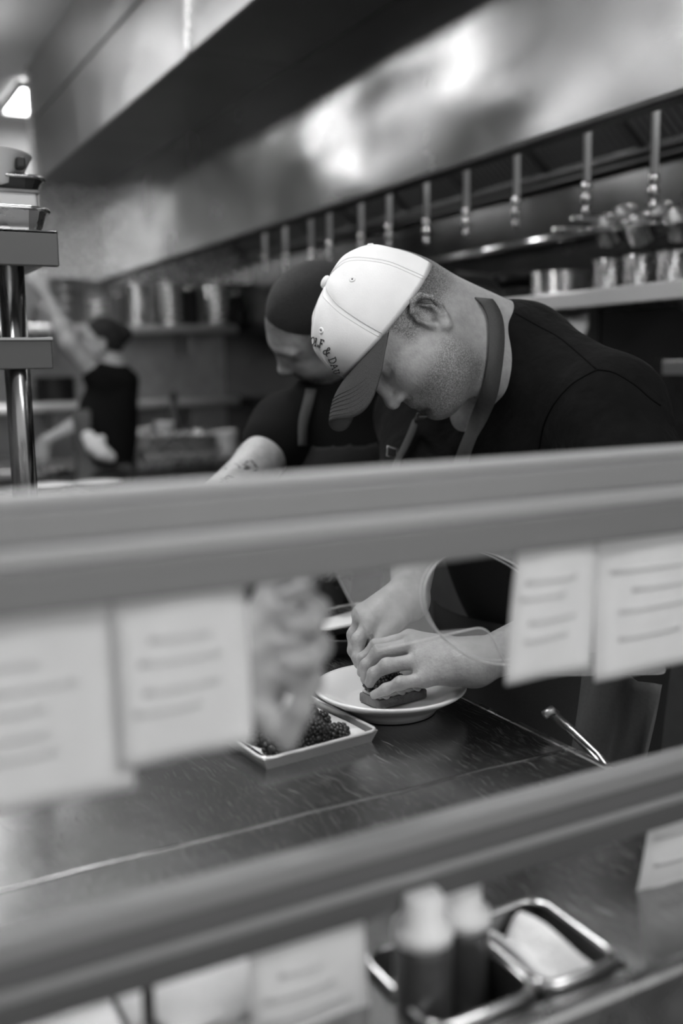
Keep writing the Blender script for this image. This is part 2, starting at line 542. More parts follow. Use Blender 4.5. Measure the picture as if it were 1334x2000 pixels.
def mesh_obj(name, VP, fi, m, parent=None, attr=None, solid=0.0):
    used = np.unique(fi); re = np.full(len(VP), -1); re[used] = np.arange(len(used))
    me = bpy.data.meshes.new(name)
    me.from_pydata(VP[used].tolist(), [], re[fi].tolist())
    me.polygons.foreach_set('use_smooth', np.ones(len(me.polygons), bool))
    if attr is not None:
        a = me.attributes.new('hairy', 'FLOAT', 'POINT')
        a.data.foreach_set('value', attr[used].astype(np.float32))
    me.materials.append(M[m])
    o = bpy.data.objects.new(name, me)
    link(o, parent)
    if solid:
        md = o.modifiers.new('thickness', 'SOLIDIFY'); md.thickness = solid; md.offset = 1
    return o
def bvh_of(VP, fi):
    return BVHTree.FromPolygons([Vector(p) for p in VP.tolist()], fi.tolist())
def cast(bvh, px, py, off=0.0, org=None):
    d = Vector(_dir(px, py).tolist()).normalized()
    h = bvh.ray_cast(Vector(CAM.tolist()), d)
    if h[0] is None: return None
    n = h[1] if h[1].dot(d) < 0 else -h[1]
    return h[0] + n * off, n
def sstep(a, b, x):
    t = np.clip((x - a) / (b - a), 0, 1); return t * t * (3 - 2 * t)

def unit(v): v = np.array(v, float); return v / np.linalg.norm(v)

# ================================================================== the room
struct(box('floor', (-3.2, -2.0, -.08), (2.75, 7.6, 0), 'floor'))
struct(box('wall_back', (-3.2, 7.5, 0), (2.75, 7.6, 3.2), 'wall'))
struct(box('wall_left', (-3.3, -2.0, 0), (-3.2, 7.6, 3.2), 'wall'))
struct(box('wall_right', (2.6, -2.0, 0), (2.75, 6.6, 3.2), 'wallsteel'))
struct(box('wall_partition', (-.4, 6.6, 0), (2.75, 6.7, 2.25), 'dullsteel'))
ce = struct(box('ceiling', (-3.2, -2.0, 3.17), (2.75, 7.6, 3.25), 'ceiling'))
tile0 = None
for i in range(4):
    for j in range(9):
        x = -1.15 + i * .6; y = 2.7 + j * .52
        if tile0 is None:
            tile0 = MB().box((-.285, -.245, -.02), (.285, .245, 0), .006).build('ceiling_tile', 'ceiling', ce, (x, y, 3.17))
        else:
            o = tile0.copy(); col.objects.link(o); o.location = (x, y, 3.17)
tr = struct(MB().tube([(2.57, 2.2, 1.875), (2.57, 4.6, 1.875)], .02, 10).build('trim_1', 'chrome'))
tr2 = struct(box('trim_2', (2.55, .5, 2.072), (2.6, 6.05, 2.082), 'darkmetal'))

# ceiling lamps: first one seen, the rest placed and hung for their light
def ceiling_lamp(x, y, sx, sy, label, em='lamp', z=3.15):
    t = empty('ceiling_lamp', (x, y, z))
    tag(t, label, 'lamp', 'ceiling lamps')
    f = MB()
    for a, b, c, d in ((-sx - .03, -sy - .03, sx + .03, -sy), (-sx - .03, sy, sx + .03, sy + .03), (-sx - .03, -sy, -sx, sy), (sx, -sy, sx + .03, sy)):
        f.box((a, b, -.05), (c, d, 0))
    f.build('frame', 'frame', t)
    MB().box((-sx, -sy, -.04), (sx, sy, -.01), .004).build('diffuser', em, t)
    if z < 3.0:
        for y_ in (-sy, sy): MB().tube([(0, y_ * 1.01, -.01), (0, y_ * 1.01, 3.17 - z)], .006, 8).build('hanging_rod', 'steel', t)
    return t
ceiling_lamp(1.60, 6.83, .29, .31, 'bright white ceiling lamp cut off by the edge of the steel soffit', 'lampfar', 3.16)
ceiling_lamp(.36, 4.2, .15, .36, 'hanging lamp beside the soffit above the prep table, out of view', 'lamphang', 2.9)
ceiling_lamp(-.36, 3.3, .14, .30, 'hanging lamp above the near end of the prep table, out of view', 'lamphang', 2.9)
ceiling_lamp(.44, 5.45, .14, .30, 'hanging lamp nearest the far wall, out of view', 'lamp', 2.9)
ceiling_lamp(-.55, 1.15, .30, .62, 'ceiling lamp above the counter, out of view on the left')
ceiling_lamp(1.10, -.45, .30, .16, 'unseen hanging lamp added above the dining side to brighten the rails, behind the viewer', 'lamp', 2.35)  # fill pendant, added to brighten the right end of rails and tickets
ceiling_lamp(.95, -1.3, .45, .25, 'unseen ceiling lamp added above the dining side for frontal light, farther behind the viewer')  # added fill from the dining side
ceiling_lamp(.62, 2.75, .24, .50, 'ceiling lamp added beside the soffit to light the far shelves, out of view')  # fill lamp, added to brighten the far shelves

# ------------------------------------------------------------------ exhaust hood with its steel soffit
hood = empty('exhaust_hood', (1.655, 3.3, 1.95))
tag(hood, 'long stainless steel exhaust hood with soffit running overhead across the kitchen', 'exhaust hood')
HB = Matrix.Translation(-Vector(hood.location))
def hpart(name, mb, m, parent=None):
    o = mb.build(name, m, hood if parent is None else parent)
    if parent is None: o.matrix_parent_inverse = HB
    return o
hpart('front_panel', MB().box((1.655, .45, 1.962), (1.675, 6.1, 2.487)), 'hood')
hpart('lip', MB().box((1.648, .45, 1.945), (1.70, 6.1, 1.962), .004), 'darkmetal')
hpart('back_gutter', MB().box((2.54, .5, 2.095), (2.595, 6.05, 2.112), .004), 'darkmetal')
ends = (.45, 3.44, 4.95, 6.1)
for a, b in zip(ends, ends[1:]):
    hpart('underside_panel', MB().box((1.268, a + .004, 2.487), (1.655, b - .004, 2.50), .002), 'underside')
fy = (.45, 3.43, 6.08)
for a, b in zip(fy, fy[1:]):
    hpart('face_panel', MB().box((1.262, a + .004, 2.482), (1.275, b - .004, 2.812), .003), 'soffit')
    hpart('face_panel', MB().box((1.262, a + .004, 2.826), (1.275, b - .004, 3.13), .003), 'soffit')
hpart('joint_strip', MB().box((1.250, 3.418, 2.482), (1.268, 3.448, 2.815), .003), 'steel')
hpart('joint_strip', MB().box((1.250, 6.07, 2.482), (1.268, 6.11, 3.13), .003), 'steel')
hpart('end_panel', MB().box((1.268, 6.085, 1.95), (2.60, 6.10, 3.13)), 'steel')
hpart('top_panel', MB().box((1.675, .45, 2.47), (2.6, 6.085, 2.487)), 'darkmetal')
hpart('end_post', MB().box((1.63, 6.10, 1.93), (1.68, 6.14, 2.487), .004), 'dullsteel')
# baffle filters lean along the back of the hood
slat0 = None
for k in range(11):
    y0 = .62 + k * .495
    fr = MB()
    A = Vector((2.56, 0, 2.115)); B_ = Vector((2.16, 0, 2.455)); u = (B_ - A).normalized(); nn = Vector((-u.z, 0, u.x))
    def bar(p, q, w):
        fr.tube([p, q], w, 6)
    for yy in (y0, y0 + .485): bar(A + Vector((0, yy, 0)), B_ + Vector((0, yy, 0)), .012)
    for P in (A, B_): bar(P + Vector((0, y0, 0)), P + Vector((0, y0 + .485, 0)), .012)
    fo = hpart('baffle_filter', fr, 'filter')
    for j in range(14):
        if slat0 is None:
            s = MB().box((-.002, -.011, 0), (.006, .011, (B_ - A).length), .002)
            slat0 = s.build('slat', 'filter', fo)
            so = slat0
        else:
            so = slat0.copy(); col.objects.link(so); so.parent = fo
        so.rotation_euler = (0, -math.atan2(-(B_ - A).x, (B_ - A).z) * -1, 0) if False else (0, math.atan2((B_ - A).x, (B_ - A).z), 0)
        so.location = (A.x, y0 + .022 + j * .034, A.z)
hpart('filter_backing', MB().box((2.575, .5, 2.12), (2.59, 6.05, 2.46)), 'black')
hpart('header_pipe', MB().tube([(1.95, .6, 2.45), (1.95, 6.0, 2.45)], .012, 8), 'pipe')

for y, w in ((1.55, 'nearest the viewer'), (2.65, 'second from the viewer'), (3.75, 'third from the viewer'), (4.95, 'farthest from the viewer')):  # unseen globes, added to light the drop pipes
    t = empty('hood_fill_lamp', (1.79, y, 2.47)); tag(t, 'unseen round globe lamp added inside the hood to light the pipes, ' + w, 'lamp', 'added globe lamps inside the hood')
    MB().lathe([(.05, 0), (.05, -.02), (.035, -.03), (.035, -.04), (0, -.04)], 16).build('fitting', 'dullsteel', t)
    MB().lathe([(.03, -.035), (.05, -.05), (.058, -.075), (.05, -.105), (.028, -.125), (0, -.13)], 16).build('globe', 'globe', t)
# drop pipes with nozzles hanging inside the hood
nz0 = None
pd = [(4.39, 1.925), (4.165, 1.908), (3.905, 1.90), (3.735, 1.912), (3.468, 1.91), (3.256, 1.92), (3.004, 1.905), (2.766, 1.905), (2.504, 1.90), (2.193, 1.893), (1.942, 1.872)]
pl = ['leftmost and smallest', 'second from the left', 'third from the left', 'fourth from the left', 'dullest, fifth from the left', 'sixth from the left',
      'seventh from the left', 'eighth from the left', 'third from the right', 'second from the right', 'rightmost and largest']
for i, (y, zb) in enumerate(pd):
    t = empty('drop_pipe', (1.95, y, zb))
    tag(t, 'slim bright metal drop pipe with nozzle under the hood, ' + pl[i], 'pipe', 'drop pipes under the hood')
    MB().tube([(0, 0, 0), (0, 0, 2.445 - zb)], .0105, 12).build('pipe', 'pipe', t)
    MB().lathe([(.013, 0), (.013, -.018), (.008, -.022), (.008, -.03), (.014, -.034), (.014, -.05), (.006, -.055), (.006, -.068), (.011, -.07), (.009, -.085), (0, -.086)], 12).build('nozzle', 'steel', t)

# ------------------------------------------------------------------ range side: shelves, range
t = empty('wall_shelf', (2.375, 2.15, 1.59)); tag(t, 'stainless steel wall shelf holding plates and saucepans above the range', 'shelf')
MB().box((-.225, -1.0, .0), (.22, 1.0, .03), .004).build('shelf_board', 'steel', t)
MB().box((-.235, -1.0, -.018), (-.22, 1.0, .034), .005).build('front_edge', 'satin', t)
for y in (-.7, .0, .7):
    MB().add([(.22, y - .01, 0), (.22, y + .01, 0), (-.15, y - .01, 0), (-.15, y + .01, 0), (.22, y - .01, -.2), (.22, y + .01, -.2)], [(0, 2, 4), (1, 5, 3), (2, 3, 5, 4), (0, 4, 5, 1), (0, 1, 3, 2)]).build('bracket', 'dullsteel', t)
t = empty('ledge_shelf', (2.42, 1.6, 1.375)); tag(t, 'short steel ledge below the wall shelf at the right edge', 'shelf')
MB().box((-.2, -.7, 0), (.175, .55, .025), .004).build('shelf_board', 'steel', t)
MB().box((-.21, -.7, -.015), (-.2, .55, .03), .003).build('front_edge', 'chrome', t)
t = empty('cooking_range', (2.3, 2.7, 0)); tag(t, 'dark steel cooking range standing under the exhaust hood', 'range')
MB().box((-.3, -1.6, .12), (.28, 1.7, .90), .008).build('body', 'dullsteel', t)
MB().box((-.33, -1.6, .90), (.28, 1.7, .93), .006).build('cooktop', 'darkmetal', t)
for k in range(5):
    y = -1.3 + k * .65
    g = MB()
    for q in range(5): g.box((-.28 + q * .125, y - .26, .93), (-.265 + q * .125, y + .26, .955))
    for q in (-.26, 0, .25): g.box((-.29, y + q, .935), (.25, y + q + .014, .95))
    g.build('grate', 'black', t)
for k in range(10):
    MB().lathe([(.022, 0), (.022, .03), (.012, .035), (0, .035)], 12, (-.30, -1.4 + k * .32, .82), (-1, 0, 0)).build('knob', 'black', t)
for y in (-1.5, 1.6):
    for x in (-.25, .23): MB().lathe([(.025, 0), (.025, .12)], 10, (x, y, 0)).build('foot', 'dullsteel', t)

def dish(mb, r, h, n=28, rim=.3):
    """shallow plate profile"""
    return mb.lathe([(0, 0), (r * .6, 0), (r * .66, h * .25), (r, h * .85), (r * 1.0, h), (r * .97, h), (r * .62, h * .4), (0, h * .32)], n)
# plates on the range shelf
pc = onx(1107, 520, 2.33)
plate_mesh = None
for k in range(8):
    o = dish(MB(), .108, .02).build('plate', 'chrome') if plate_mesh is None else bpy.data.objects.new('plate', plate_mesh)
    if plate_mesh is None: plate_mesh = o.data
    else: link(o)
    o.location = (2.31, float(pc[1]) + rng.normal() * .003, 1.62 + k * .0095)
    pos = ['lowest plate', 'second plate from the bottom', 'third plate from the bottom', 'fourth plate from the bottom', 'fifth plate from the bottom', 'third plate from the top', 'second plate from the top', 'topmost plate'][k]
    tag(o, pos + ' of the low metal stack on the range shelf', 'plate', 'plates on the range shelf')
# canisters and saucepans
def canister(name, r, h, m, label, loc, group, lid=False):
    t = empty(name, loc); tag(t, label, 'canister', group)
    MB().lathe([(0, 0), (r * .97, 0), (r, .004), (r, h - .012), (r * 1.06, h - .01), (r * 1.06, h), (r * .97, h), (r * .94, .006), (0, .006)], 24).build('body', m, t)
    MB().lathe([(r * 1.05, h - .012), (r * 1.08, h - .006), (r * 1.05, h), (r * 1.0, h - .006)], 24, closed=True).build('rim', 'chrome', t)
    return t
for px, nm in ((1192, 'beside the low plate stack'), (1252, 'in the middle of the row'), (1318, 'at the right edge of the photo')):
    p = onx(px, 505, 2.30)
    canister('canister', .05, .105, 'steel', 'round steel canister on the range shelf ' + nm, (2.30, p[1], 1.62), 'canisters on the range shelf')
def saucepan(px, py, x, tilt, hang, label):
    p = onx(px, py, x)
    t = empty('saucepan', p); t.scale = (.82, .82, .82)
    ax = unit(-.40 * RC[:, 0] + .70 * RC[:, 1] + .55 * RC[:, 2] + np.array([0, 0, tilt[1] - .35]) + .5 * (tilt[2] - .2) * RC[:, 0]); hd = unit(-.85 * RC[:, 0] + .40 * RC[:, 1]); hd = unit(hd - ax * (hd @ ax))
    t.rotation_euler = Matrix([list(q) for q in np.stack([np.cross(hd, ax), hd, ax], 1)]).to_euler()
    tag(t, label, 'saucepan', 'saucepans piled on the canisters')
    MB().lathe([(0, -.04), (.046, -.04), (.05, -.035), (.053, .04), (.056, .042), (.053, .044), (.048, .038), (.045, -.034), (0, -.036)], 24).build('pot', 'potsteel', t)
    h = MB().tube([(0, .052, .025), (0, .10, .035), (0, .155, .05), (0, .19, .058)], [.006, .006, .007, .008], 8)
    ho = h.build('handle', 'steel', t)
    MB().tube([(0, .185, .058), (.008, .195, .06), (0, .205, .062), (-.008, .195, .06)], .003, 6, True).build('hanging_loop', 'chrome', ho)
    for s in (-1, 1): MB().lathe([(.004, 0), (.004, .003), (0, .004)], 8, (s * .01, .053, .02), (0, 1, 0)).build('rivet', 'chrome', ho)
saucepan(1188, 452, 2.25, (.9, .35, .2), 0, 'leftmost of the tilted small saucepans, handle pointing up left')
saucepan(1222, 432, 2.36, (.9, .3, .25), 0, 'second tilted small saucepan, behind the leftmost one')
saucepan(1250, 450, 2.22, (.8, .4, .1), 0, 'third tilted small saucepan, front of the pile')
saucepan(1290, 428, 2.34, (.85, .35, .3), 0, 'fourth tilted small saucepan, its mouth rim facing left')
saucepan(1328, 440, 2.24, (.8, .3, .2), 0, 'tilted small saucepan cut off by the right edge')
# dark skillets on the shelf end, behind the neck of the chef in the cap
def skillet(loc, rz, label, r=.13):
    t = empty('skillet', loc, rz); tag(t, label, 'skillet', 'skillets on the shelf end')
    MB().lathe([(0, 0), (r * .75, 0), (r, .045), (r * 1.02, .05), (r * .98, .05), (r * .74, .006), (0, .006)], 28).build('pan', 'black', t)
    MB().tube([(-r, 0, .04), (-r - .06, 0, .06), (-r - .18, 0, .075)], [.011, .009, .011], 8).build('handle', 'darkmetal', t)
skillet((2.37, 2.97, 1.62), -1.35, 'lower black skillet on the shelf end behind the neck of the chef in the cap')
skillet((2.37, 2.975, 1.675), -1.2, 'upper black skillet stacked on another behind the neck of the chef in the cap')
skillet((2.25, 3.4, .956), 1.0, 'black skillet on the range grate, hidden behind the chefs', .14)
# white cloth hanging below the shelf, and a wire basket
p = onx(1120, 628, 2.22)
g = [[(2.22 + .012 * math.sin(i * 1.1 + j), float(p[1]) - .06 + .017 * i + .006 * math.sin(j * 1.4), 1.552 + .006 * math.cos(i) - .016 * j) for j in range(9)] for i in range(8)]
o = MB().sheet(g, .012).build('hanging_cloth', 'towel'); tag(o, 'bright white cloth hanging under the wall shelf behind the black shoulder', 'cloth')
t = empty('fry_basket', (2.36, 1.83, 1.40)); tag(t, 'dark wire fry basket on the short ledge at the right edge', 'basket')
for z in (0, .04, .08, .12):
    MB().tube([(-.09, -.1, z), (.09, -.1, z), (.09, .12, z), (-.09, .12, z)], .004, 6, True).build('hoop_wire', 'darkmetal', t)
for k in range(7):
    y = -.1 + k * .0366
    MB().tube([(-.09, y, .12), (-.09, y, 0), (.09, y, 0), (.09, y, .12)], .003, 5).build('cross_wire', 'darkmetal', t)

# ------------------------------------------------------------------ far wall: two shelves, table and what stands on them
for nm, z, lab in (('wall_shelf', 1.66, 'bright upper steel shelf on the far partition holding stacks of pans'), ('wall_shelf', 1.19, 'bright lower steel shelf on the far partition behind the cook with raised arm')):
    t = empty(nm, (1.35, 6.4, z)); tag(t, lab, 'shelf')
    MB().box((-1.2, -.14, 0), (1.2, .19, .025), .003).build('shelf_board', 'steel', t)
    MB().tube([(-1.2, -.15, .0), (1.2, -.15, .0)], .032, 14).build('front_edge', 'satin', t)
    for x in (-.9, 0, .9): MB().box((x - .012, -.1, -.16), (x + .012, .19, 0), .002).build('bracket', 'dullsteel', t)
def stack(px, w_px, n, kind, what, m):
    p0 = ony(px, 610, 6.36); r = w_px / FPX * 6.1 / 2
    base = 1.686; me = None
    h = .30 / n if n > 4 else .05
    for k in range(n):
        if kind == 'pan':
            mb = MB().lathe([(0, 0), (r * .9, 0), (r * .96, h * .5), (r, h * .62), (r * 1.03, h * .9), (r, h * .9), (r * .9, h * .5), (0, h * .3)], 24)
        if me is None:
            o = mb.build('steel_pan', m); me = o.data
        else: o = link(bpy.data.objects.new('steel_pan', me))
        o.location = (float(p0[0]), 6.36, base + k * h)
        nth = ['lowest', 'second lowest', 'third lowest', 'fourth from the bottom', 'fifth from the bottom', 'sixth from the bottom', 'seventh from the bottom', 'eighth from the bottom'][k] if k < n - 1 else 'topmost'
        tag(o, '%s pan in %s' % (nth, what), 'pan', 'pans stacked on the far shelf')
stack(128, 46, 5, 'pan', 'the dull stack behind the raised arm', 'dullsteel')
stack(332, 52, 8, 'pan', 'the tall narrow stack on the far upper shelf', 'bullnose')
stack(424, 66, 6, 'pan', 'the wide stack on the far upper shelf', 'chrome')
stack(190, 54, 3, 'pan', 'the short stack under the white tub on the far shelf', 'bullnose')
def far_canister(px, r, h, m, label, z=1.686, nm='canister', y=6.36):
    p = ony(px, 600, y)
    return canister(nm, r, h, m, label, (p[0], y, z), 'canisters on the far shelf')
far_canister(190, .072, .13, 'whiteplastic', 'white round tub standing on the short pan stack', 1.686 + .150, 'tub')
far_canister(272, .085, .26, 'bullnose', 'tall bright polished canister on the far upper shelf')
far_canister(224, .042, .20, 'dullsteel', 'dark narrow canister left of the bright tall one')
far_canister(372, .055, .25, 'black', 'black canister between the two pan stacks on the far shelf')
far_canister(495, .075, .25, 'bullnose', 'bright canister at the right end of the far upper shelf, beside the cropped head')
far_canister(462, .04, .22, 'black', 'thin black canister right of the wide pan stack')
far_canister(85, .07, .12, 'dullsteel', 'dull canister near the raised hand on the far shelf')
# hanging items at the end of the hood
def hanging(px0, px1, py0, py1, y, m, label, nm='hanging_apron'):
    g = []
    for i in range(9):
        row = []
        for j in range(10):
            q = ony(px0 + (px1 - px0) * i / 8, py0 + (py1 - py0) * j / 9, y)
            row.append((q[0], y + .03 * math.sin(i * 1.5 + j * .3), q[2]))
        g.append(row)
    return tag(MB().sheet(g, .01).build(nm, m), label, 'apron')
hanging(112, 150, 400, 515, 6.56, 'apronlight', 'pale apron hanging on the far partition below the soffit end')
hanging(150, 172, 395, 530, 6.52, 'charcoal', 'dark apron hanging on the far partition, middle of three')
hanging(174, 200, 395, 520, 6.54, 'apron', 'grey apron hanging on the far partition beside the hood post')
t = empty('peg_rail', (1.6, 6.57, 2.22)); tag(t, 'thin steel peg rail holding the aprons on the far partition', 'rail')
MB().box((-.35, 0, 0), (.35, .028, .03), .003).build('bar', 'steel', t)
for k in range(6): MB().tube([(-.3 + .12 * k, 0, .015), (-.3 + .12 * k, -.04, .01), (-.3 + .12 * k, -.05, .03)], .006, 6).build('hook', 'steel', t)
p = ony(122, 388, 6.45)
t = empty('wall_lamp', p); tag(t, 'small glowing round wall lamp under the far end of the soffit', 'lamp')
MB().lathe([(0, -.05), (.03, -.045), (.048, -.02), (.05, .0), (.04, .03), (.02, .045), (0, .05)], 16).build('bulb', mat('wall_bulb', .9, .4, emit=3.0), t)
MB().lathe([(.055, .04), (.03, .07), (.012, .075), (.012, .15), (0, .15)], 16).build('shade', 'steel', t)
MB().tube([(0, 0, .14), (0, .15, .14)], .01, 6).build('arm', 'steel', t)

# far table with trays and pots
t = empty('work_table', (1.65, 5.75, 0)); tag(t, 'stainless steel table against the far wall loaded with trays', 'table')
MB().box((-.95, -.42, .86), (.93, .5, .90), .006).build('tabletop', 'steel', t)
MB().box((-.9, -.36, .25), (.88, .45, .28), .004).build('undershelf', 'dullsteel', t)
for x in (-.88, .86):
    for y in (-.36, .44): MB().tube([(x, y, 0), (x, y, .86)], .022, 10).build('leg', 'steel', t)
def tray(mb_name, loc, sx, sy, h, m, label, group=None, rz=0, cat='tray', rimr=.004, parts=True):
    t = empty(mb_name, loc, rz); tag(t, label, cat, group)
    b = MB()
    b.box((-sx, -sy, 0), (sx, sy, .002))
    fl = .006
    for (x0, y0, x1, y1) in ((-sx, -sy, sx, -sy), (sx, -sy, sx, sy), (sx, sy, -sx, sy), (-sx, sy, -sx, -sy)):
        ox = fl if x0 == x1 and x0 > 0 else (-fl if x0 == x1 else 0); oy = fl if y0 == y1 and y0 > 0 else (-fl if y0 == y1 else 0)
        ex = fl * (1 if x0 > 0 else -1); ex1 = fl * (1 if x1 > 0 else -1); ey = fl * (1 if y0 > 0 else -1); ey1 = fl * (1 if y1 > 0 else -1)
        b.add([(x0, y0, 0), (x1, y1, 0), (x1 + ex1, y1 + ey1, h), (x0 + ex, y0 + ey, h),
               (x0 * .985, y0 * .985, .002), (x1 * .985, y1 * .985, .002), (x1 + ex1 * .6, y1 + ey1 * .6, h), (x0 + ex * .6, y0 + ey * .6, h)],
              [(0, 1, 2, 3), (5, 4, 7, 6), (3, 2, 6, 7), (0, 3, 7, 4), (1, 5, 6, 2)])
    b.build('pan', m, t)
    rr = .012; pts = []
    for (cx_, cy_, a0) in ((sx, sy, 0), (-sx, sy, 90), (-sx, -sy, 180), (sx, -sy, 270)):
        for a in (0, 30, 60, 90):
            an = math.radians(a0 + a)
            pts.append((cx_ + (fl - rr) * (1 if cx_ > 0 else -1) + rr * math.cos(an), cy_ + (fl - rr) * (1 if cy_ > 0 else -1) + rr * math.sin(an), h))
    MB().tube(pts, rimr, 8, True).build('rim', 'satin', t)
    return t
q = ony(345, 925, 5.5)
for k, (dx, lab) in enumerate(((0, 'lowest sheet tray of the pile on the far table'), (-.03, 'middle sheet tray of the pile on the far table'), (.02, 'topmost sheet tray of the pile on the far table'))):
    tray('sheet_tray', (q[0] + dx, 5.58, .902 + k * .048), .20, .16, .035, 'steel', lab, 'trays on the far table')
def pot(px, y, r, h, m, label, z=.902, nm='pot', cat='pot', handles=True):
    p = ony(px, 880, y); t = empty(nm, (p[0], y, z)); tag(t, label, cat, 'pots on the far table')
    MB().lathe([(0, 0), (r * .96, 0), (r, .006), (r, h), (r * 1.04, h + .003), (r * 1.0, h + .006), (r * .95, h), (r * .93, .008), (0, .008)], 24).build('body', m, t)
    if handles:
        for s in (-1, 1): MB().tube([(s * r, -.03, h * .75), (s * (r + .035), -.025, h * .78), (s * (r + .035), .025, h * .78), (s * r, .03, h * .75)], .006, 6).build('handle', 'chrome', t)
    return t
pot(284, 5.92, .09, .15, 'steel', 'steel pot on the far table just right of the black back', .902)
pot(385, 6.0, .07, .12, 'steel', 'smaller steel pot at the right end of the far table', .902)
pot(322, 5.52, .055, .06, 'whiteplastic', 'white bowl on top of the tray pile', 1.045, 'bowl', 'bowl', False)
pot(440, 5.6, .075, .13, 'whiteplastic', 'white round tub on the far table beside the tattooed arm', .902, 'tub', 'tub', False)
p = ony(342, 850, 5.95)
t = empty('spray_bottle', (p[0], 5.95, .902)); tag(t, 'dark tapered bottle standing on the far table', 'bottle')
MB().lathe([(0, 0), (.06, 0), (.065, .01), (.055, .2), (.022, .29), (.022, .32), (0, .32)], 20).build('body', 'charcoal', t)
MB().lathe([(.025, .318), (.025, .35), (.012, .37), (0, .372)], 12).build('cap', 'black', t)
p = ony(115, 815, 6.36)
for px, lab, r in ((115, 'rounded dark pot on the lower far shelf left of the black shoulder', .12),):
    t = pot(px, 6.38, r, .15, 'black', lab, 1.218)

# prep table on the left, just above the pale rail
t = empty('prep_table', (.2, 3.7, 0)); tag(t, 'pale steel prep table in the left background', 'table')
MB().box((-1.3, -.62, .87), (.78, .62, .91), .008).build('tabletop', 'steel', t)
MB().box((-1.2, -.55, .25), (.7, .55, .28), .004).build('undershelf', 'dullsteel', t)
for x in (-1.2, .7):
    for y in (-.55, .55): MB().tube([(x, y, 0), (x, y, .87)], .022, 10).build('leg', 'steel', t)
def prep(px, py, z=.912): return onz(px, py, z)
for px, py, r, lab in ((10, 920, .11, 'white plate at the left edge of the prep table'), (25, 890, .10, 'white plate farther back at the left edge of the prep table')):
    a = prep(px, py); o = dish(MB(), r, .025).build('plate', 'white', None, (a[0], min(a[1], 4.2), .912)); tag(o, lab, 'plate', 'plates on the prep table')
for k, (x, y, r, h, lab) in enumerate(((-.02, 4.05, .07, .11, 'white tub on the prep table beside the steel post'), (.36, 4.1, .06, .09, 'white tub on the prep table right of the steel post'))):
    canister('tub', r, h, 'whiteplastic', lab, (x, y, .912), 'tubs on the prep table')
tray('sheet_tray', (.62, 3.5, .912), .10, .16, .02, 'steel', 'shallow steel tray on the near right corner of the prep table', None)

# ================================================================== the pass counter
def under(o, root):
    """part built in world coordinates hung under its thing"""
    o.parent = root
    o.matrix_parent_inverse = Matrix.Translation(-Vector(root.location))
    return o
CZ = .92
ct = empty('pass_counter', (-.4, 1.1, 0)); tag(ct, 'scratched stainless steel pass counter in the foreground', 'counter')
WX0, WX1, WY0, WY1 = .355, .545, .546, .662   # opening that holds the sunken pans
tb = MB()
yl, yr = .925, 1.74
tb.box((-1.6, yl + .0012, CZ - .04), (.805, yr, CZ))
for lo, hi in (((-1.6, .53), (WX0, yl)), ((WX1, .53), (.805, yl)), ((WX0, .53), (WX1, WY0)), ((WX0, WY1), (WX1, yl))):
    tb.box((lo[0], lo[1], CZ - .04), (hi[0], hi[1] - (.0012 if hi[1] == yl else 0), CZ))
under(tb.build('worktop', 'counter'), ct)
sm_pts = [(-1.6 + i * .06, yl + .0015 * math.sin(i * 1.7), CZ + .0003) for i in range(41)]
under(MB().ribbon(sm_pts, [(0, 0, 1)] * 41, [.004 + .0015 * math.sin(i * 2.3) for i in range(41)], .0008).build('weld_seam', 'chrome'), ct)
under(MB().box((-1.6, .516, CZ - .05), (.81, .531, CZ + .010), .006).build('front_edge', 'steel'), ct)
under(MB().box((.803, .52, CZ - .05), (.818, 1.74, CZ + .001), .004).build('end_edge', 'steel'), ct)
under(MB().box((-1.5, .56, .10), (.76, .60, CZ - .04), .004).build('front_panel', 'dullsteel'), ct)
under(MB().box((.74, .60, .10), (.77, 1.66, CZ - .04), .004).build('end_panel', 'dullsteel'), ct)
under(MB().box((-1.5, 1.64, .10), (.76, 1.67, CZ - .04), .004).build('back_panel', 'dullsteel'), ct)
for x in (-1.4, .7):
    for y in (.64, 1.6): under(MB().lathe([(.025, 0), (.025, .11)], 10, (x, y, 0)).build('foot', 'dullsteel'), ct)

# sunken pans at the near edge
def sunk_pan(x0, x1, y0, y1, depth, label):
    t = empty('sunken_pan', ((x0 + x1) / 2, (y0 + y1) / 2, CZ - depth)); tag(t, label, 'pan', 'pans sunk in the counter edge')
    b = MB(); w = .002
    b.box((x0, y0, CZ - depth), (x1, y1, CZ - depth + .002))
    for lo, hi in (((x0, y0), (x0 + w, y1)), ((x1 - w, y0), (x1, y1)), ((x0, y0), (x1, y0 + w)), ((x0, y1 - w), (x1, y1))):
        b.box((lo[0], lo[1], CZ - depth), (hi[0], hi[1], CZ + .004))
    under(b.build('pan', 'dullsteel'), t)
    rr = .018; pts = []
    for cx_, cy_, a0 in ((x1, y1, 0), (x0, y1, 90), (x0, y0, 180), (x1, y0, 270)):
        for a in (0, 22, 45, 67, 90):
            an = math.radians(a0 + a); sx = 1 if cx_ == x1 else -1; sy = 1 if cy_ == y1 else -1
            pts.append((cx_ - sx * rr + rr * math.cos(an), cy_ - sy * rr + rr * math.sin(an), CZ + .006))
    under(MB().tube(pts, .0035, 8, True).build('rim', 'chrome'), t)
    return t
sunk_pan(.360, .455, .550, .658, .10, 'dark sunken pan holding two squeeze bottles at the counter edge')
sunk_pan(.460, .540, .550, .658, .07, 'sunken pan with folded white cloth at the counter edge')
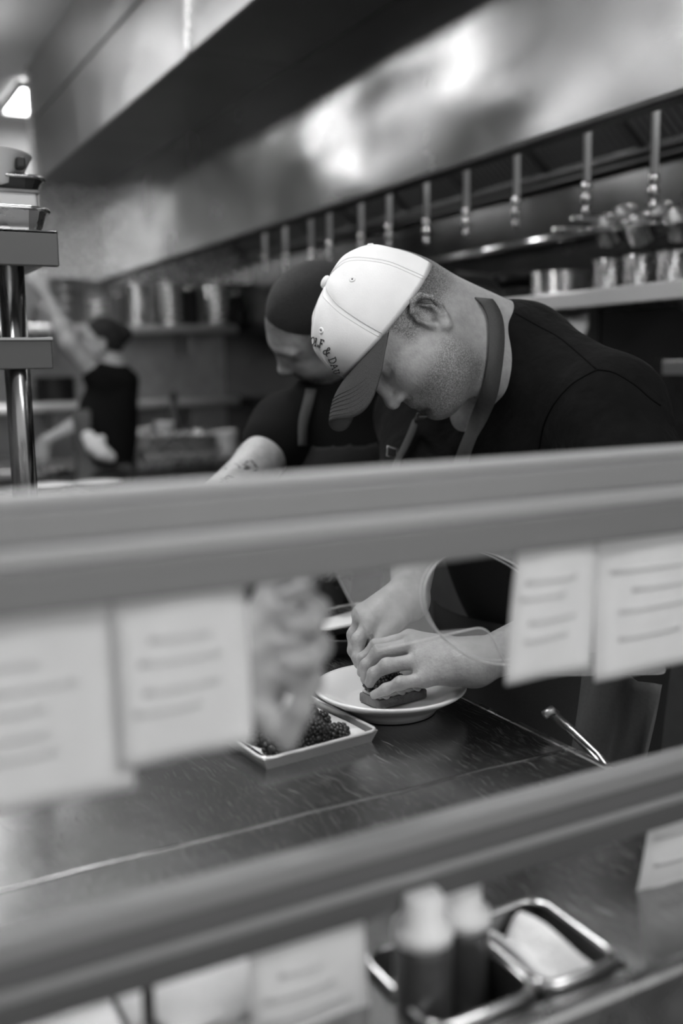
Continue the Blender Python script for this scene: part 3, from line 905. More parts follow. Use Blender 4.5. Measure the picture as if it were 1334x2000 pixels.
def squeeze(px, py, y, ztop, label):
    p = ony(px, py, y); z0 = CZ - .098; H_ = p[2] - z0
    t = empty('squeeze_bottle', (p[0], y, z0)); tag(t, label, 'bottle', 'squeeze bottles in the sunken pan')
    r = .0225
    MB().lathe([(0, 0), (r * .95, 0), (r, .006), (r, H_ - .045), (r * .97, H_ - .035), (r * .8, H_ - .03), (0, H_ - .03)], 24).build('body', 'bottle', t)
    MB().lathe([(r * 1.02, H_ - .036), (r * 1.02, H_ - .026), (r * .72, H_ - .022), (r * .70, H_ - .003), (r * .6, H_), (0, H_)], 24).build('cap', 'whiteplastic', t)
squeeze(825, 1742, .590, 0, 'left dark squeeze bottle with white cap behind the lower rail')
squeeze(903, 1718, .625, 0, 'right dark squeeze bottle with white cap behind the lower rail')
cl = []
for i in range(9):
    row = []
    for j in range(12):
        a = i / 8; b = j / 11
        row.append((.474 + .048 * a + .010 * (b - .5), .650 - .085 * b, CZ - .012 + .014 * math.cos(a * 6.3) * (1 - .3 * b) + .004 * math.sin(b * 5)))
    cl.append(row)
o = MB().sheet(cl, .006).build('folded_cloth', 'towel'); tag(o, 'folded white cloth lying in the sunken pan', 'cloth')
o = MB().sheet([[(x, y, z - .014) for x, y, z in r] for r in cl], .006).build('folded_cloth', 'towel'); tag(o, 'under layer of the folded white cloth in the sunken pan', 'cloth')
# dark crock with a white cloth over its rim, bottom left
a = ony(395, 1950, .70)
t = empty('crock', (a[0], .70, CZ)); tag(t, 'dark rectangular crock under a white cloth at the lower left', 'crock')
MB().box((-.055, -.04, 0), (.055, .04, a[2] - CZ + .012), .008).build('body', 'charcoal', t)
MB().box((-.058, -.043, a[2] - CZ + .006), (.058, .043, a[2] - CZ + .016), .004).build('rim', 'dullsteel', t)
g = []
for i in range(12):
    row = []
    for j in range(9):
        u = -.068 + .136 * i / 11; v = j / 8
        if v < .6: y = .745 - .095 * v / .6; z = a[2] + .021 + .004 * math.sin(i * 1.2)
        else: y = .65 - .006; z = a[2] + .02 - (v - .6) * (.028 + .05 * i / 11 * (1 - i / 11) + (.03 if i < 2 else 0))
        row.append((a[0] + u, y + .003 * math.sin(i * 1.9 + j), z))
    g.append(row)
o = MB().sheet(g, .004).build('draped_cloth', 'towel'); tag(o, 'white cloth draped over the dark crock at the lower left', 'cloth')
p = ony(281, 1900, .64)
t = empty('spoon', (p[0], .632, CZ)); tag(t, 'dark upright spoon handle leaning before the draped white cloth', 'spoon')
MB().tube([(0, 0, .002), (0, 0, p[2] - CZ + .03)], .0045, 8).build('handle', 'darkmetal', t)
MB().lathe([(0, -.008), (.012, -.004), (.016, .004), (.012, .01), (.005, .014), (0, .015)], 12, (0, 0, .012)).build('bowl', 'steel', t)

# ------------------------------------------------------------------ plate with tart, raspberry tray
pcx, pcy = .692, 1.166
o = MB().lathe([(0, .004), (.052, .004), (.056, 0), (.064, 0), (.066, .006), (.084, .018), (.103, .029), (.1075, .033), (.1065, .0362), (.101, .0352), (.083, .026), (.066, .0145), (.058, .011), (0, .010)], 72).build('dinner_plate', 'white', None, (pcx, pcy, CZ + .001))
tag(o, 'white rimmed plate under the hands of the chef in the cap', 'plate')
# raspberry
def berry_mesh():
    bm = bmesh.new()
    rows = ((0.0, 10, .0098), (.0052, 9, .0086), (.0098, 7, .0062), (.0130, 4, .0030), (-.0050, 10, .0088))
    for k, (z, n, r) in enumerate(rows):
        for i in range(n):
            an = 2 * math.pi * (i + .5 * (k % 2)) / n
            m_ = Matrix.Translation((r * math.cos(an), r * math.sin(an), z))
            bmesh.ops.create_icosphere(bm, subdivisions=1, radius=.0037, matrix=m_)
    m_ = Matrix.Translation((0, 0, .002)) @ Matrix.Diagonal((.0092, .0092, .0105, 1))
    bmesh.ops.create_icosphere(bm, subdivisions=2, radius=1, matrix=m_)
    me = bpy.data.meshes.new('raspberry'); bm.to_mesh(me); bm.free()
    me.polygons.foreach_set('use_smooth', np.ones(len(me.polygons), bool))
    me.materials.append(M['berry'])
    return me
BM_ = berry_mesh()
def berry(x, y, z, label, group, s=1.0, flat=True):
    o = bpy.data.objects.new('raspberry', BM_)
    o.location = (float(x), float(y), float(z)); 
    o.rotation_euler = (random.uniform(1.1, 1.9), random.uniform(-.3, .3), random.uniform(0, 6.28)) if flat else (random.uniform(-.4, .4), random.uniform(-.4, .4), random.uniform(0, 6))
    o.scale = (s, s, s)
    link(o); tag(o, label, 'raspberry', group)
rt = tray('sheet_tray', (.519, 1.183, CZ), .078, .118, .016, 'aluminium', 'small steel sheet tray of raspberries on the counter', rz=.096, rimr=.0024)
pg = []
ca, sa = math.cos(.096), math.sin(.096)
def trp(u, v): return (.519 + u * ca - v * sa, 1.183 + u * sa + v * ca)
for i in range(7):
    row = []
    for j in range(11):
        u = -.073 + .146 * i / 6; v = -.110 + .222 * j / 10
        x, y = trp(u, v)
        ed = max(abs(u) / .073, abs(v) / .112)
        row.append((x, y, CZ + .0045 + .0016 * math.sin(i * 2.1 + j) * .6 + (.008 * max(0, ed - .9) / .1 if ed > .9 else 0)))
    pg.append(row)
o = MB().sheet(pg, .0008).build('parchment', 'paper'); tag(o, 'white parchment sheet lining the raspberry tray', 'paper')
placed = []
spots = [(499, 1447), (517, 1446), (505, 1428), (528, 1432), (540, 1472), (556, 1468), (573, 1470), (588, 1462), (604, 1458), (560, 1450), (582, 1448), (600, 1444), (618, 1440), (632, 1452), (648, 1448), (663, 1444), (675, 1438),
         (590, 1428), (608, 1424), (626, 1428), (640, 1436), (655, 1432), (574, 1424), (596, 1408), (612, 1408), (628, 1410), (606, 1394), (590, 1392), (560, 1420), (545, 1440)]
def in_tray(p):
    dx, dy = p[0] - .519, p[1] - 1.183
    u = max(-.064, min(.064, dx * ca + dy * sa)); v = max(-.102, min(.10, -dx * sa + dy * ca))
    return trp(u, v)
NTH = ['first', 'second', 'third', 'fourth', 'fifth', 'sixth', 'seventh', 'eighth', 'ninth']
rows_ = ((0, 4, 'loose group at the left of the tray'), (4, 9, 'front row on the tray'), (9, 17, 'second row on the tray'), (17, 23, 'third row on the tray'), (23, 30, 'back of the pile on the tray'))
for lo_, hi_, nm_ in rows_:
    ord_ = sorted(range(lo_, hi_), key=lambda k: spots[k][0])
    for n_, i in enumerate(ord_):
        p = in_tray(onz(*spots[i], CZ + .0145))
        berry(p[0], p[1], CZ + .0165, 'dark raspberry in the %s, %s from the left' % (nm_, NTH[n_]), 'raspberries on the tray', random.uniform(.92, 1.08))
for n_, (px, py) in enumerate(sorted(((583, 1440), (598, 1428), (614, 1418), (604, 1402), (622, 1426), (590, 1412), (570, 1446), (640, 1444)))):
    p = in_tray(onz(px, py, CZ + .03))
    berry(p[0], p[1], CZ + .0325, 'dark raspberry on top of the heap on the tray, %s from the left' % NTH[n_], 'raspberries heaped on the tray', random.uniform(.92, 1.05))
# tart
tc_ = onz(772, 1368, CZ + .016)
tx, ty = tc_[0] + .004, tc_[1] + .012
rz = Matrix.Rotation(.35, 3, 'Z')
tt = empty('tart_slice', (tx, ty, CZ + .0125), .12); tag(tt, 'rectangular pastry slice on the white plate under the hands', 'pastry')
MB().box((-.043, -.024, 0), (.043, .024, .014), .003).build('pastry_base', 'tart', tt)
MB().box((-.040, -.021, .014), (.040, .021, .019), .002).build('cream_layer', 'slice', tt)
for k in range(5):
    MB().lathe([(0, -.002), (.008, -.0015), (.0105, 0), (.008, .0015), (0, .002)], 16, (-.03 + .014 * k, -.018 + .004 * (k % 2), .0215), (.2, -.75, .7)).build('fruit_slice', 'slice', tt)
for k, (u, v) in enumerate(sorted(((-.036, .004), (-.02, .010), (-.004, .006), (.012, .010), (.026, .004), (-.028, -.010), (.002, -.006)))):
    x = tx + u * math.cos(.12) - v * math.sin(.12); y = ty + u * math.sin(.12) + v * math.cos(.12)
    berry(x, y, CZ + .0125 + .030, 'raspberry on the pastry slice under the fingers, %s from the left' % NTH[k], 'raspberries on the pastry', .92, k % 2 == 0)
# small tray with paper and a dark pan behind the plate
a = onz(668, 1262, CZ + .03)
tray('paper_tray', (.800, 1.512, CZ + .032), .075, .055, .014, 'steel', 'small steel tray with white paper behind the plate', rz=.1, rimr=.003)
g = [[(.800 + (-.066 + .022 * i), 1.512 + (-.046 + .023 * j), CZ + .038 + .003 * math.sin(i + j * 2)) for j in range(5)] for i in range(7)]
o = MB().sheet(g, .001).build('paper_sheet', 'paper'); tag(o, 'white paper lining the small tray behind the plate', 'paper')
t = empty('black_pan', (.800, 1.505, CZ)); tag(t, 'low black pan under the small paper tray behind the plate', 'pan')
MB().lathe([(0, 0), (.085, 0), (.098, .028), (.102, .030), (.096, .031), (.083, .006), (0, .006)], 36).build('pan', 'black', t)
MB().tube([(-.098, 0, .026), (-.13, -.01, .03), (-.15, -.02, .03)], .006, 8).build('handle', 'darkmetal', t)
# deep black container of dark greens
gx, gy = .80, 1.655
t = empty('greens_container', (gx, gy, CZ)); tag(t, 'black container on the far counter edge filled with dark greens', 'container')
MB().lathe([(0, 0), (.075, 0), (.08, .005), (.088, .095), (.091, .097), (.085, .097), (.078, .01), (0, .01)], 32).build('tub', 'black', t)
leaves = MB()
for k in range(60):
    an = random.uniform(0, 6.28); rr = .085 * math.sqrt(random.random()); L_ = random.uniform(.025, .05); h0 = random.uniform(.088, .112); b = random.uniform(0, 6.28)
    c, s = math.cos(b), math.sin(b); gg = []
    for i in range(5):
        u = (i / 4 - .5) * L_; w = .012 * math.sin(math.pi * (i + .3) / 4.6)
        gg.append([(rr * math.cos(an) + u * c - q * w * s, rr * math.sin(an) + u * s + q * w * c, h0 + .010 * math.sin(i * 1.3 + k) + .004 * abs(q)) for q in (-1, 0, 1)])
    leaves.sheet(gg, .0012)
leaves.build('leaves', 'leaf', t, kind='stuff')

# ------------------------------------------------------------------ overshelf on a post at the left
ovx, ovy = float(ony(45, 900, 1.70)[0]), 1.70
t = empty('overshelf', (ovx, ovy, CZ)); tag(t, 'steel overshelf with round post and two beams standing on the counter at the left', 'shelf')
MB().tube([(0, 0, .003), (0, 0, 1.622 - CZ)], .0205, 24).build('post', 'tubesteel', t)
MB().tube([(-1.2, 0, .003), (-1.2, 0, 1.622 - CZ)], .0205, 20).build('post', 'steel', t)
for x in (0, -1.2): MB().lathe([(.04, 0), (.04, .006), (.024, .010), (.024, .02), (0, .02)], 20, (x, 0, 0)).build('base_flange', 'steel', t)
bx = float(ony(103, 690, 1.665)[0]) - ovx
z0, z1 = float(ony(103, 720, 1.665)[2]) - CZ, float(ony(103, 660, 1.665)[2]) - CZ
MB().box((-1.25, -.035, z0), (bx, -.0215, z1), .002).build('beam', 'beam', t)
MB().box((-1.25, -.040, z1 - .004), (bx + .001, -.020, z1 + .001), .001).build('beam_lip', 'dullsteel', t)
MB().box((-1.25, .0215, z0), (bx, .16, z0 + .012), .002).build('shelf_board', 'dullsteel', t)
ux = float(ony(113, 480, 1.63)[0]) - ovx
z0, z1 = float(ony(113, 521, 1.63)[2]) - CZ, float(ony(113, 452, 1.63)[2]) - CZ
MB().box((-1.25, -.075, z0), (ux, -.060, z1), .002).build('beam', 'beam', t)
MB().box((-1.25, -.075, z1 - .006), (ux, .20, z1), .002).build('shelf_board', 'steel', t)
MB().box((ux - .012, -.06, z0 + .01), (ux, .20, z1 - .006), .002).build('end_beam', 'dullsteel', t)
shz = CZ + z1
def deep_tray(x1, y0, y1, z, h, m, nm, label, cat='pan'):
    t = empty(nm, (x1 - .16, (y0 + y1) / 2, z)); tag(t, label, cat)
    sx, sy, r0 = .16, (y1 - y0) / 2, .035
    def loop(zz, e):
        pts = []
        for cx_, cy_, a0 in ((sx, sy, 0), (-sx, sy, 90), (-sx, -sy, 180), (sx, -sy, 270)):
            for a in (0, 30, 60, 90):
                an = math.radians(a0 + a); X_ = (1 if cx_ > 0 else -1); Y_ = (1 if cy_ > 0 else -1)
                pts.append((cx_ - X_ * r0 + (r0 + e) * math.cos(an), cy_ - Y_ * r0 + (r0 + e) * math.sin(an), zz))
        return pts
    b = MB(); L0 = [loop(0, -.012), loop(h, 0), loop(h, -.003), loop(.003, -.014)]; n = len(L0[0])
    vs = sum(L0, []); fs = []
    for j in range(3):
        for i in range(n): fs.append((j * n + i, j * n + (i + 1) % n, (j + 1) * n + (i + 1) % n, (j + 1) * n + i))
    fs.append(tuple(range(n - 1, -1, -1))); fs.append(tuple(3 * n + i for i in range(n)))
    b.add(vs, fs); b.build('pan', m, t)
    MB().tube(loop(h, .002), .0035, 8, True).build('rim', 'chrome' if m != 'black' else 'darkmetal', t)
    return t
deep_tray(ovx + ux - .004, 1.64, 1.88, shz, .035, 'steel', 'hotel_pan', 'steel hotel pan on the overshelf holding a white box', 'pan')
o = MB().box((ovx + ux - .26, 1.665, shz + .004), (ovx + ux - .045, 1.80, shz + .040), .006).build('white_box', 'whiteplastic'); tag(o, 'white oblong box inside the steel hotel pan', 'box')
def ovp(px, py, y):
    q = ony(px, py, y); return float(q[0]), float(q[2])
xr, zz = ovp(62, 390, 1.86)
t = empty('pale_tub', (xr - .13, 1.86, shz + .0385)); tag(t, 'pale tub standing across the back of the hotel pan', 'tub')
MB().box((-.13, -.05, 0), (.13, .05, zz - shz - .034), .006).build('tub', 'whiteplastic', t)
xr2, zz2 = ovp(77, 358, 1.86)
MB().box((-.135, -.055, zz - shz - .036), (.135, .055, zz - shz - .030), .003).build('rim', 'dullsteel', t)
pz = zz + .009
deep_tray(xr2, 1.80, 1.93, pz, zz2 - pz, 'darkmetal', 'dark_pan', 'shallow dark pan stacked above the hotel pan', 'pan')
xr3, zz3 = ovp(60, 312, 1.86)
t = empty('white_bowl', (xr3 - .105, 1.865, pz + .004)); tag(t, 'white bowl with a black clip on top of the dark pan', 'bowl')
hb_ = zz3 - pz - .004
MB().lathe([(0, 0), (.07, 0), (.08, .004), (.104, hb_ - .002), (.107, hb_), (.100, hb_), (.076, .008), (0, .008)], 40).build('bowl', 'white', t)
MB().box((.066, -.086, hb_ * .45), (.080, -.062, hb_ * .45 + .018), .003).build('clip', 'black', t)

# ------------------------------------------------------------------ order rails with tickets close to the viewer, solid stand-ins for glass reflections
RY = .60
def order_rail(px0, top0, bot0, px1, top1, bot1, nm, label, stripes):
    zt = (ony(px0, top0, RY)[2] + ony(px1, top1, RY)[2]) / 2; zb = (ony(px0, bot0, RY)[2] + ony(px1, bot1, RY)[2]) / 2
    t = empty(nm, (.3, RY, CZ)); tag(t, label, 'rail', 'order rails above the counter')
    h = zt - zb
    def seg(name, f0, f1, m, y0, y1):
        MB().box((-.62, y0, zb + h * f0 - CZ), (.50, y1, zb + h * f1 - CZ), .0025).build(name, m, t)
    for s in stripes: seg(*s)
    for x in (-.6, .485):
        MB().tube([(x, .02, .002), (x, .02, zb - CZ + h * .5)], .009, 12).build('post', 'steel', t)
        MB().lathe([(.02, 0), (.02, .005), (.009, .008), (0, .008)], 12, (x, .02, 0)).build('base', 'steel', t)
    return zt, zb
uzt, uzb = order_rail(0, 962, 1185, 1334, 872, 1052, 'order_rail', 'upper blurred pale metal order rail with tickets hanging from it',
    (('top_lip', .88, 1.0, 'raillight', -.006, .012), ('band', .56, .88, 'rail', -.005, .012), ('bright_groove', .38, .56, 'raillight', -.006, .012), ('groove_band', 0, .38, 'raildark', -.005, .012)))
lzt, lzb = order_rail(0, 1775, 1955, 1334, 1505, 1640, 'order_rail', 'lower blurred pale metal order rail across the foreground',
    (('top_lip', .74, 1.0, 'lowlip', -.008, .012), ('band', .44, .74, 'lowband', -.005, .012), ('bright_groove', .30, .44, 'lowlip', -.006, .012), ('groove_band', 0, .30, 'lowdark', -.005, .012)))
def ticket(pxa, pxb, pyb, rail_z, y, label, curl=0.0, skew=0.0, lines=4, group='order tickets'):
    pm = (pxa + pxb) / 2
    xa = float(ony(pxa, pyb, y)[0]); xb = float(ony(pxb, pyb, y)[0]); zb_ = float(ony(pm, pyb, y)[2]); zt_ = rail_z + .012
    t = empty('order_ticket', ((xa + xb) / 2, y, zt_)); tag(t, label, 'ticket', group)
    def pt(u, v, off=0):
        c = curl * (v ** 2)
        return (-(xb - xa) / 2 + (xb - xa) * u + skew * v + (.3 * c * (u - .5)), c * math.cos(u * 2.2) * .5 + .0015 * math.sin(u * 7 + v * 4) + off, (zb_ - zt_) * v)
    MB().sheet([[pt(i / 8, j / 14) for j in range(15)] for i in range(9)], .0006).build('paper', 'ticket', t)
    for k in range(lines):
        v = .30 + .55 * k / max(1, lines) + random.uniform(-.02, .02); u0 = random.uniform(.08, .25); u1 = random.uniform(.5, .92)
        MB().sheet([[pt(u0 + (u1 - u0) * i / 5, v + .035 * j, -.0009) for j in range(2)] for i in range(6)], .0003).build('print_line', 'ink', t)
ticket(-95, 262, 1575, uzb, .612, 'long ticket at the left edge hanging lowest from the upper rail', .004, 0, 5)
ticket(236, 492, 1478, uzb, .606, 'wide ticket on the upper rail beside the blurred hand', .002, 0, 4)
ticket(1012, 1168, 1318, uzb, .606, 'ticket on the upper rail crossing the ring, right half of the photo', .003, -.012, 4)
ticket(1162, 1420, 1305, uzb, .612, 'ticket on the upper rail at the right edge', .002, 0, 4)
ticket(492, 716, 2120, lzb, .608, 'ticket hanging from the lower rail left of the squeeze bottles', .006, .004, 5)
ticket(1268, 1420, 1800, lzb, .622, 'curled ticket on the lower rail at the right edge', .03, -.01, 3)

# ------------------------------------------------------------------ clear acrylic sheet with a round opening, made up to imitate glass reflections
AY = .93
def ap(px, py): 
    q = ony(px, py, AY); return (float(q[0]), float(q[2]))
acx, acz = ap(952, 1188)
ring = []
e0 = 133.; e1 = 100.; th = math.radians(32)
for i in range(56):
    a = 2 * math.pi * i / 56
    ring.append(ap(952 + e0 * math.cos(a) * math.cos(th) - e1 * math.sin(a) * math.sin(th), 1188 + e0 * math.cos(a) * math.sin(th) + e1 * math.sin(a) * math.cos(th)))
def rc(P, rad=22, n=6):
    """round a pixel polygon's corners"""
    out = []
    for i in range(len(P)):
        p0, p1, p2 = np.array(P[i - 1], float), np.array(P[i], float), np.array(P[(i + 1) % len(P)], float)
        d0 = (p0 - p1) / np.linalg.norm(p0 - p1); d1 = (p2 - p1) / np.linalg.norm(p2 - p1)
        for k in range(n + 1):
            t = k / n
            a = p1 + d0 * rad * (1 - t) ** 2 + d1 * rad * t ** 2
            out.append(tuple(a))
    return out
outl = [ap(*p) for p in rc([(588, 986), (1052, 912), (1310, 1318), (1000, 1322), (950, 1222), (734, 1272)], 26)]
t = empty('reflection_sheet', (.72, AY, 1.2)); tag(t, 'clear acrylic sheet with a round opening, added to imitate glass reflections before the chef in the cap', 'screen')
bm = bmesh.new()
def loopv(L): return [bm.verts.new((x, AY, z)) for x, z in L]
vo = loopv(outl); vi = loopv(ring)
eo = [bm.edges.new((vo[i], vo[(i + 1) % len(vo)])) for i in range(len(vo))]
ei = [bm.edges.new((vi[i], vi[(i + 1) % len(vi)])) for i in range(len(vi))]
bmesh.ops.triangle_fill(bm, edges=eo + ei, use_beauty=True)
r_ = bmesh.ops.extrude_face_region(bm, geom=list(bm.faces))
for v in [g for g in r_['geom'] if isinstance(g, bmesh.types.BMVert)]: v.co.y += .003
bmesh.ops.recalc_face_normals(bm, faces=bm.faces)
me = bpy.data.meshes.new('sheet'); bm.to_mesh(me); bm.free(); me.materials.append(M['veil'])
under(link(bpy.data.objects.new('sheet', me)), t)
for dy in (-.001, .012):
    rr_ = [(x, AY + dy, z) for x, z in ring] if dy < 0 else [(acx + (x - acx) * .965, AY + dy, acz + (z - acz) * .965) for x, z in ring]
    under(MB().tube(rr_, .0009 if dy < 0 else .0007, 6, True).build('reflection_ring', 'veiledge'), t)
ed = [ap(*p) for p in rc([(700, 1280), (950, 1222), (1000, 1322)], 26)[7:14]]
ed = [ap(734, 1272)] + ed + [ap(1000, 1322)]
under(MB().tube([(x, AY, z) for x, z in ed], .0009, 6).build('reflection_edge', 'veiledge'), t)
le = [ap(*p) for p in rc([(740, 1290), (588, 986), (800, 952)], 26)[7:14]]
under(MB().tube([(x, AY, z) for x, z in [ap(734, 1272)] + le], .0007, 6).build('reflection_edge', 'veiledge'), t)
for px in (700, 960):
    x, z = ap(px, 985)
    under(MB().tube([(x, RY + .012, 1.292), (x, AY, z)], .003, 6).build('support_rod', 'veiledge'), t)

# tongs hung over the end of the counter
a = onx(1082, 1398, .832); b = onx(1182, 1502, .836)
t = empty('tongs', a); tag(t, 'pale metal tongs hooked over the end of the counter', 'tongs')
d = Vector((b - a).tolist())
for s_ in (-1, 1):
    o_ = Vector((.004, .006 * s_, 0))
    MB().tube([Vector((0, .004 * s_, .0)), d * .3 + o_ * 1.2, d * .7 + o_ * 1.6, d + o_ * .8, d * 1.5 + o_ * .4], [.0055, .0045, .004, .004, .005], 8).build('arm', 'steel', t)
MB().tube([(-.016, 0, .004), (-.004, 0, .009), (.003, 0, .002)], .006, 8).build('spring_head', 'dullsteel', t)
# side towel hanging at the waist of the chef in the cap
g = []
for i in range(10):
    row = []
    for j in range(12):
        q = onx(1140 + 16 * i - 3.0 * j, 1295 + 18 * j + 5 * i, 1.02)
        row.append((q[0] + .008 * math.sin(i * 1.6 + j * .2), q[1], q[2]))
    g.append(row)
o = MB().sheet(g, .006).build('side_towel', 'apronlight'); tag(o, 'grey side towel hanging at the waist of the chef in the cap', 'towel')

# ================================================================== people
def head_sdf(heavy=0.0):
    s = SDF()
    s.ell((-.012, 0, .040), (.098, .076, .086), .02)
    s.ell((.030, 0, -.028), (.064, .060, .082), .03)
    s.ell((.012, 0, .02), (.082, .072, .07), .02)
    for y in (-1, 1):
        s.cone((-.012, y * .058, -.045), (.060, y * .030, -.093), .017, .019, .035)
        s.ell((.058, y * .037, -.036), (.028, .024, .026), .03)
    s.ell((.078, 0, -.097), (.022, .028, .019), .025)
    if heavy:
        s.ell((.030, 0, -.088), (.058, .054, .042), .035)
        for y in (-1, 1): s.ell((.025, y * .045, -.065), (.040, .025, .040), .03)
    # brow, sockets, closed lids
    for y in (-1, 1):
        s.cone((.084, y * .012, .027), (.072, y * .048, .026), .010, .010, .016)
    for y in (-1, 1):
        s.ell((.098, y * .032, .004), (.020, .020, .013), .014, sub=True)
    for y in (-1, 1):
        s.ell((.0735, y * .032, .003), (.0135, .0150, .0125), .003)
        s.cone((.085, y * .018, -.0035), (.078, y * .046, -.003), .0022, .002, .003)
        s.cone((.0905, y * .022, .0125), (.081, y * .048, .011), .0025, .0025, .004)
        s.cone((.080, y * .020, -.014), (.074, y * .044, -.014), .006, .006, .012)
    # nose
    s.cone((.088, 0, .016), (.104, 0, -.026), .0085, .0115, .012)
    s.ell((.1085, 0, -.0325), (.0125, .0125, .0115), .008)
    for y in (-1, 1):
        s.ell((.0985, y * .0130, -.0365), (.0115, .0075, .0085), .006)
    for y in (-1, 1):
        s.ell((.1040, y * .0065, -.0455), (.0055, .0030, .0040), .003, sub=True)
    # mouth
    s.ell((.0870, 0, -.0600), (.0130, .024, .0130), .012)
    s.cone((.0955, -.012, -.0655), (.0955, .012, -.0655), .0042, .0042, .005)
    s.cone((.0935, -.011, -.0750), (.0935, .011, -.0750), .0052, .0052, .006)
    s.cone((.1000, -.020, -.0700), (.1000, .020, -.0700), .0018, .0018, .0025, sub=True)
    s.cone((.0990, -.012, -.0850), (.0990, .012, -.0850), .004, .004, .008, sub=True)
    # ears
    for y in (-1, 1):
        def e(f, o, u): return (-.008 + f, y * (.0735 + o), -.018 + u)
        s.ell(e(-.002, .002, 0), (.016, .006, .029), .008)
        hx = [e(.012, .004, -.004), e(.0155, .007, .012), e(.010, .010, .026), e(-.003, .013, .0325), e(-.016, .016, .026), e(-.0215, .017, .010), e(-.0185, .014, -.006), e(-.010, .010, -.019), e(.001, .006, -.028)]
        s.chain(hx, [.0035, .0040, .0043, .0046, .0048, .0045, .0042, .0045, .0062], .003)
        s.ell(e(.002, .012, .004), (.0105, .008, .0165), .004, sub=True)
        s.ell(e(.004, .008, -.009), (.0060, .010, .0065), .003, sub=True)
        s.chain([e(-.006, .0105, .018), e(-.0115, .0115, .004), e(-.0075, .0105, -.010), e(.000, .008, -.015)], [.0026, .0030, .0032, .0030], .003)
        s.ell(e(.0125, .005, -.007), (.0045, .005, .006), .004)
        s.ell(e(.002, .006, -.027), (.008, .005, .008), .005)
    return s
def hand(s, wrist, wr, fingers, thumb, mcp_r=.0125):
    """fingers: four lists of joints (MCP, PIP, DIP, tip)"""
    wrist = np.array(wrist, float)
    for j, fg in enumerate(fingers):
        sc = (1.0, 1.04, 1.0, .86)[j]
        s.cone(wrist + (np.array(fg[0]) - wrist) * .08, fg[0], wr * .80, mcp_r * sc, .020)
    for j in range(3):
        s.cone(fingers[j][0], fingers[j + 1][0], mcp_r * .82, mcp_r * .78, .010)
        s.cone(wrist + (np.array(fingers[j][0]) - wrist) * .5, wrist + (np.array(fingers[j + 1][0]) - wrist) * .5, .016, .015, .012)
    for j, fg in enumerate(fingers):
        sc = (1.0, 1.04, 1.0, .86)[j]
        rs = [.0112 * sc, .0098 * sc, .0086 * sc, .0074 * sc]
        for i in range(3):
            s.cone(fg[i], fg[i + 1], rs[i], rs[i + 1], .0035)
        s.ell(fg[1], .0104 * sc, .005)
        s.ell(fg[2], .0089 * sc, .004)
    rs = [.017, .0135, .0112, .0088]
    for i in range(3): s.cone(thumb[i], thumb[i + 1], rs[i], rs[i + 1], .010 if i == 0 else .004)
    s.ell(thumb[2], .0118, .004)
    return s
def wpart(o, root): return under(o, root)
def sdf_part(name, s, vox, m, root, smooth=2, attr=None, keep=None, solid=0):
    V, F = s.mesh(vox, smooth)
    if keep is not None:
        c = V[F].mean(1); n = np.cross(V[F[:, 1]] - V[F[:, 0]], V[F[:, 2]] - V[F[:, 0]])
        n /= np.maximum(np.linalg.norm(n, axis=1), 1e-12)[:, None]
        F = F[keep(c, n)]
    a = attr(V) if attr is not None else None
    o = mesh_obj(name, V, F, m, None, a, solid)
    return wpart(o, root), V, F

# ------------------------------------------------------------------ chef in the white cap
HC = np.array([.852, 1.381, 1.458]); HS = 1.05
HM = np.array([[-.521, -.289, -.803], [-.056, -.927, .370], [-.852, .238, .467]])
u_, s_, v_ = np.linalg.svd(HM); HM = u_ @ v_
def hw(p): return HM @ (np.array(p, float) * HS) + HC
def to_local(V, c, Mx, sc): return ((V - c) @ Mx) / sc

chef = empty('person', (1.30, 1.45, 0)); tag(chef, 'chef in white cap with dark brim bending over a plate, black shirt and apron', 'person')
Lsh = at(1182, 806, 1.56); Rsh = at(822, 812, 1.93); NB = at(1014, 693, 1.685)
Lel = np.array([1.045, 1.02, 1.075]); Lwr = at(932, 1294, 1.335)
Rel = at(818, 985, 1.71); Rwr = at(800, 1168, 1.505)
hipc = np.array([1.29, 1.47, .92])
body = head_sdf(1.0).moved(HC, HM, HS)
body.cone(hw((-.030, 0, -.045)), NB, .068, .073, .03)
body.cone(hw((.0, 0, -.075)), NB + np.array([-.03, -.02, -.03]), .052, .060, .03)
body.cone(hw((-.07, 0, .0)), NB + np.array([.0, 0, .01]), .045, .055, .03)
mid = (Lsh + Rsh) / 2
body.cone(NB, mid, .062, .08, .04).cone(mid, hipc, .09, .10, .04)
body.cone(mid, Lsh, .07, .06, .03).cone(mid, Rsh, .07, .06, .03)
body.cone(Lsh, Lel, .055, .044, .02)
body.cone(Lel, Lel + (Lwr - Lel) * .35, .042, .045, .02).cone(Lel + (Lwr - Lel) * .35, Lwr, .045, .0275, .02)
body.cone(Rsh, Rel, .055, .044, .02)
body.cone(Rel, Rel + (Rwr - Rel) * .35, .042, .043, .02).cone(Rel + (Rwr - Rel) * .35, Rwr, .043, .0285, .02)
A3 = lambda *L: [at(*q) for q in L]
hand(body, Lwr, .029, [A3((800, 1247, 1.395), (735, 1262, 1.41), (709, 1287, 1.412), (707, 1314, 1.41)),
                       A3((812, 1258, 1.368), (740, 1274, 1.378), (716, 1300, 1.38), (714, 1326, 1.378)),
                       A3((822, 1290, 1.346), (756, 1300, 1.35), (730, 1316, 1.356), (722, 1334, 1.36)),
                       A3((828, 1326, 1.332), (782, 1334, 1.330), (754, 1346, 1.335), (731, 1357, 1.342))],
     A3((890, 1296, 1.375), (835, 1306, 1.405), (790, 1326, 1.415), (752, 1344, 1.412)))
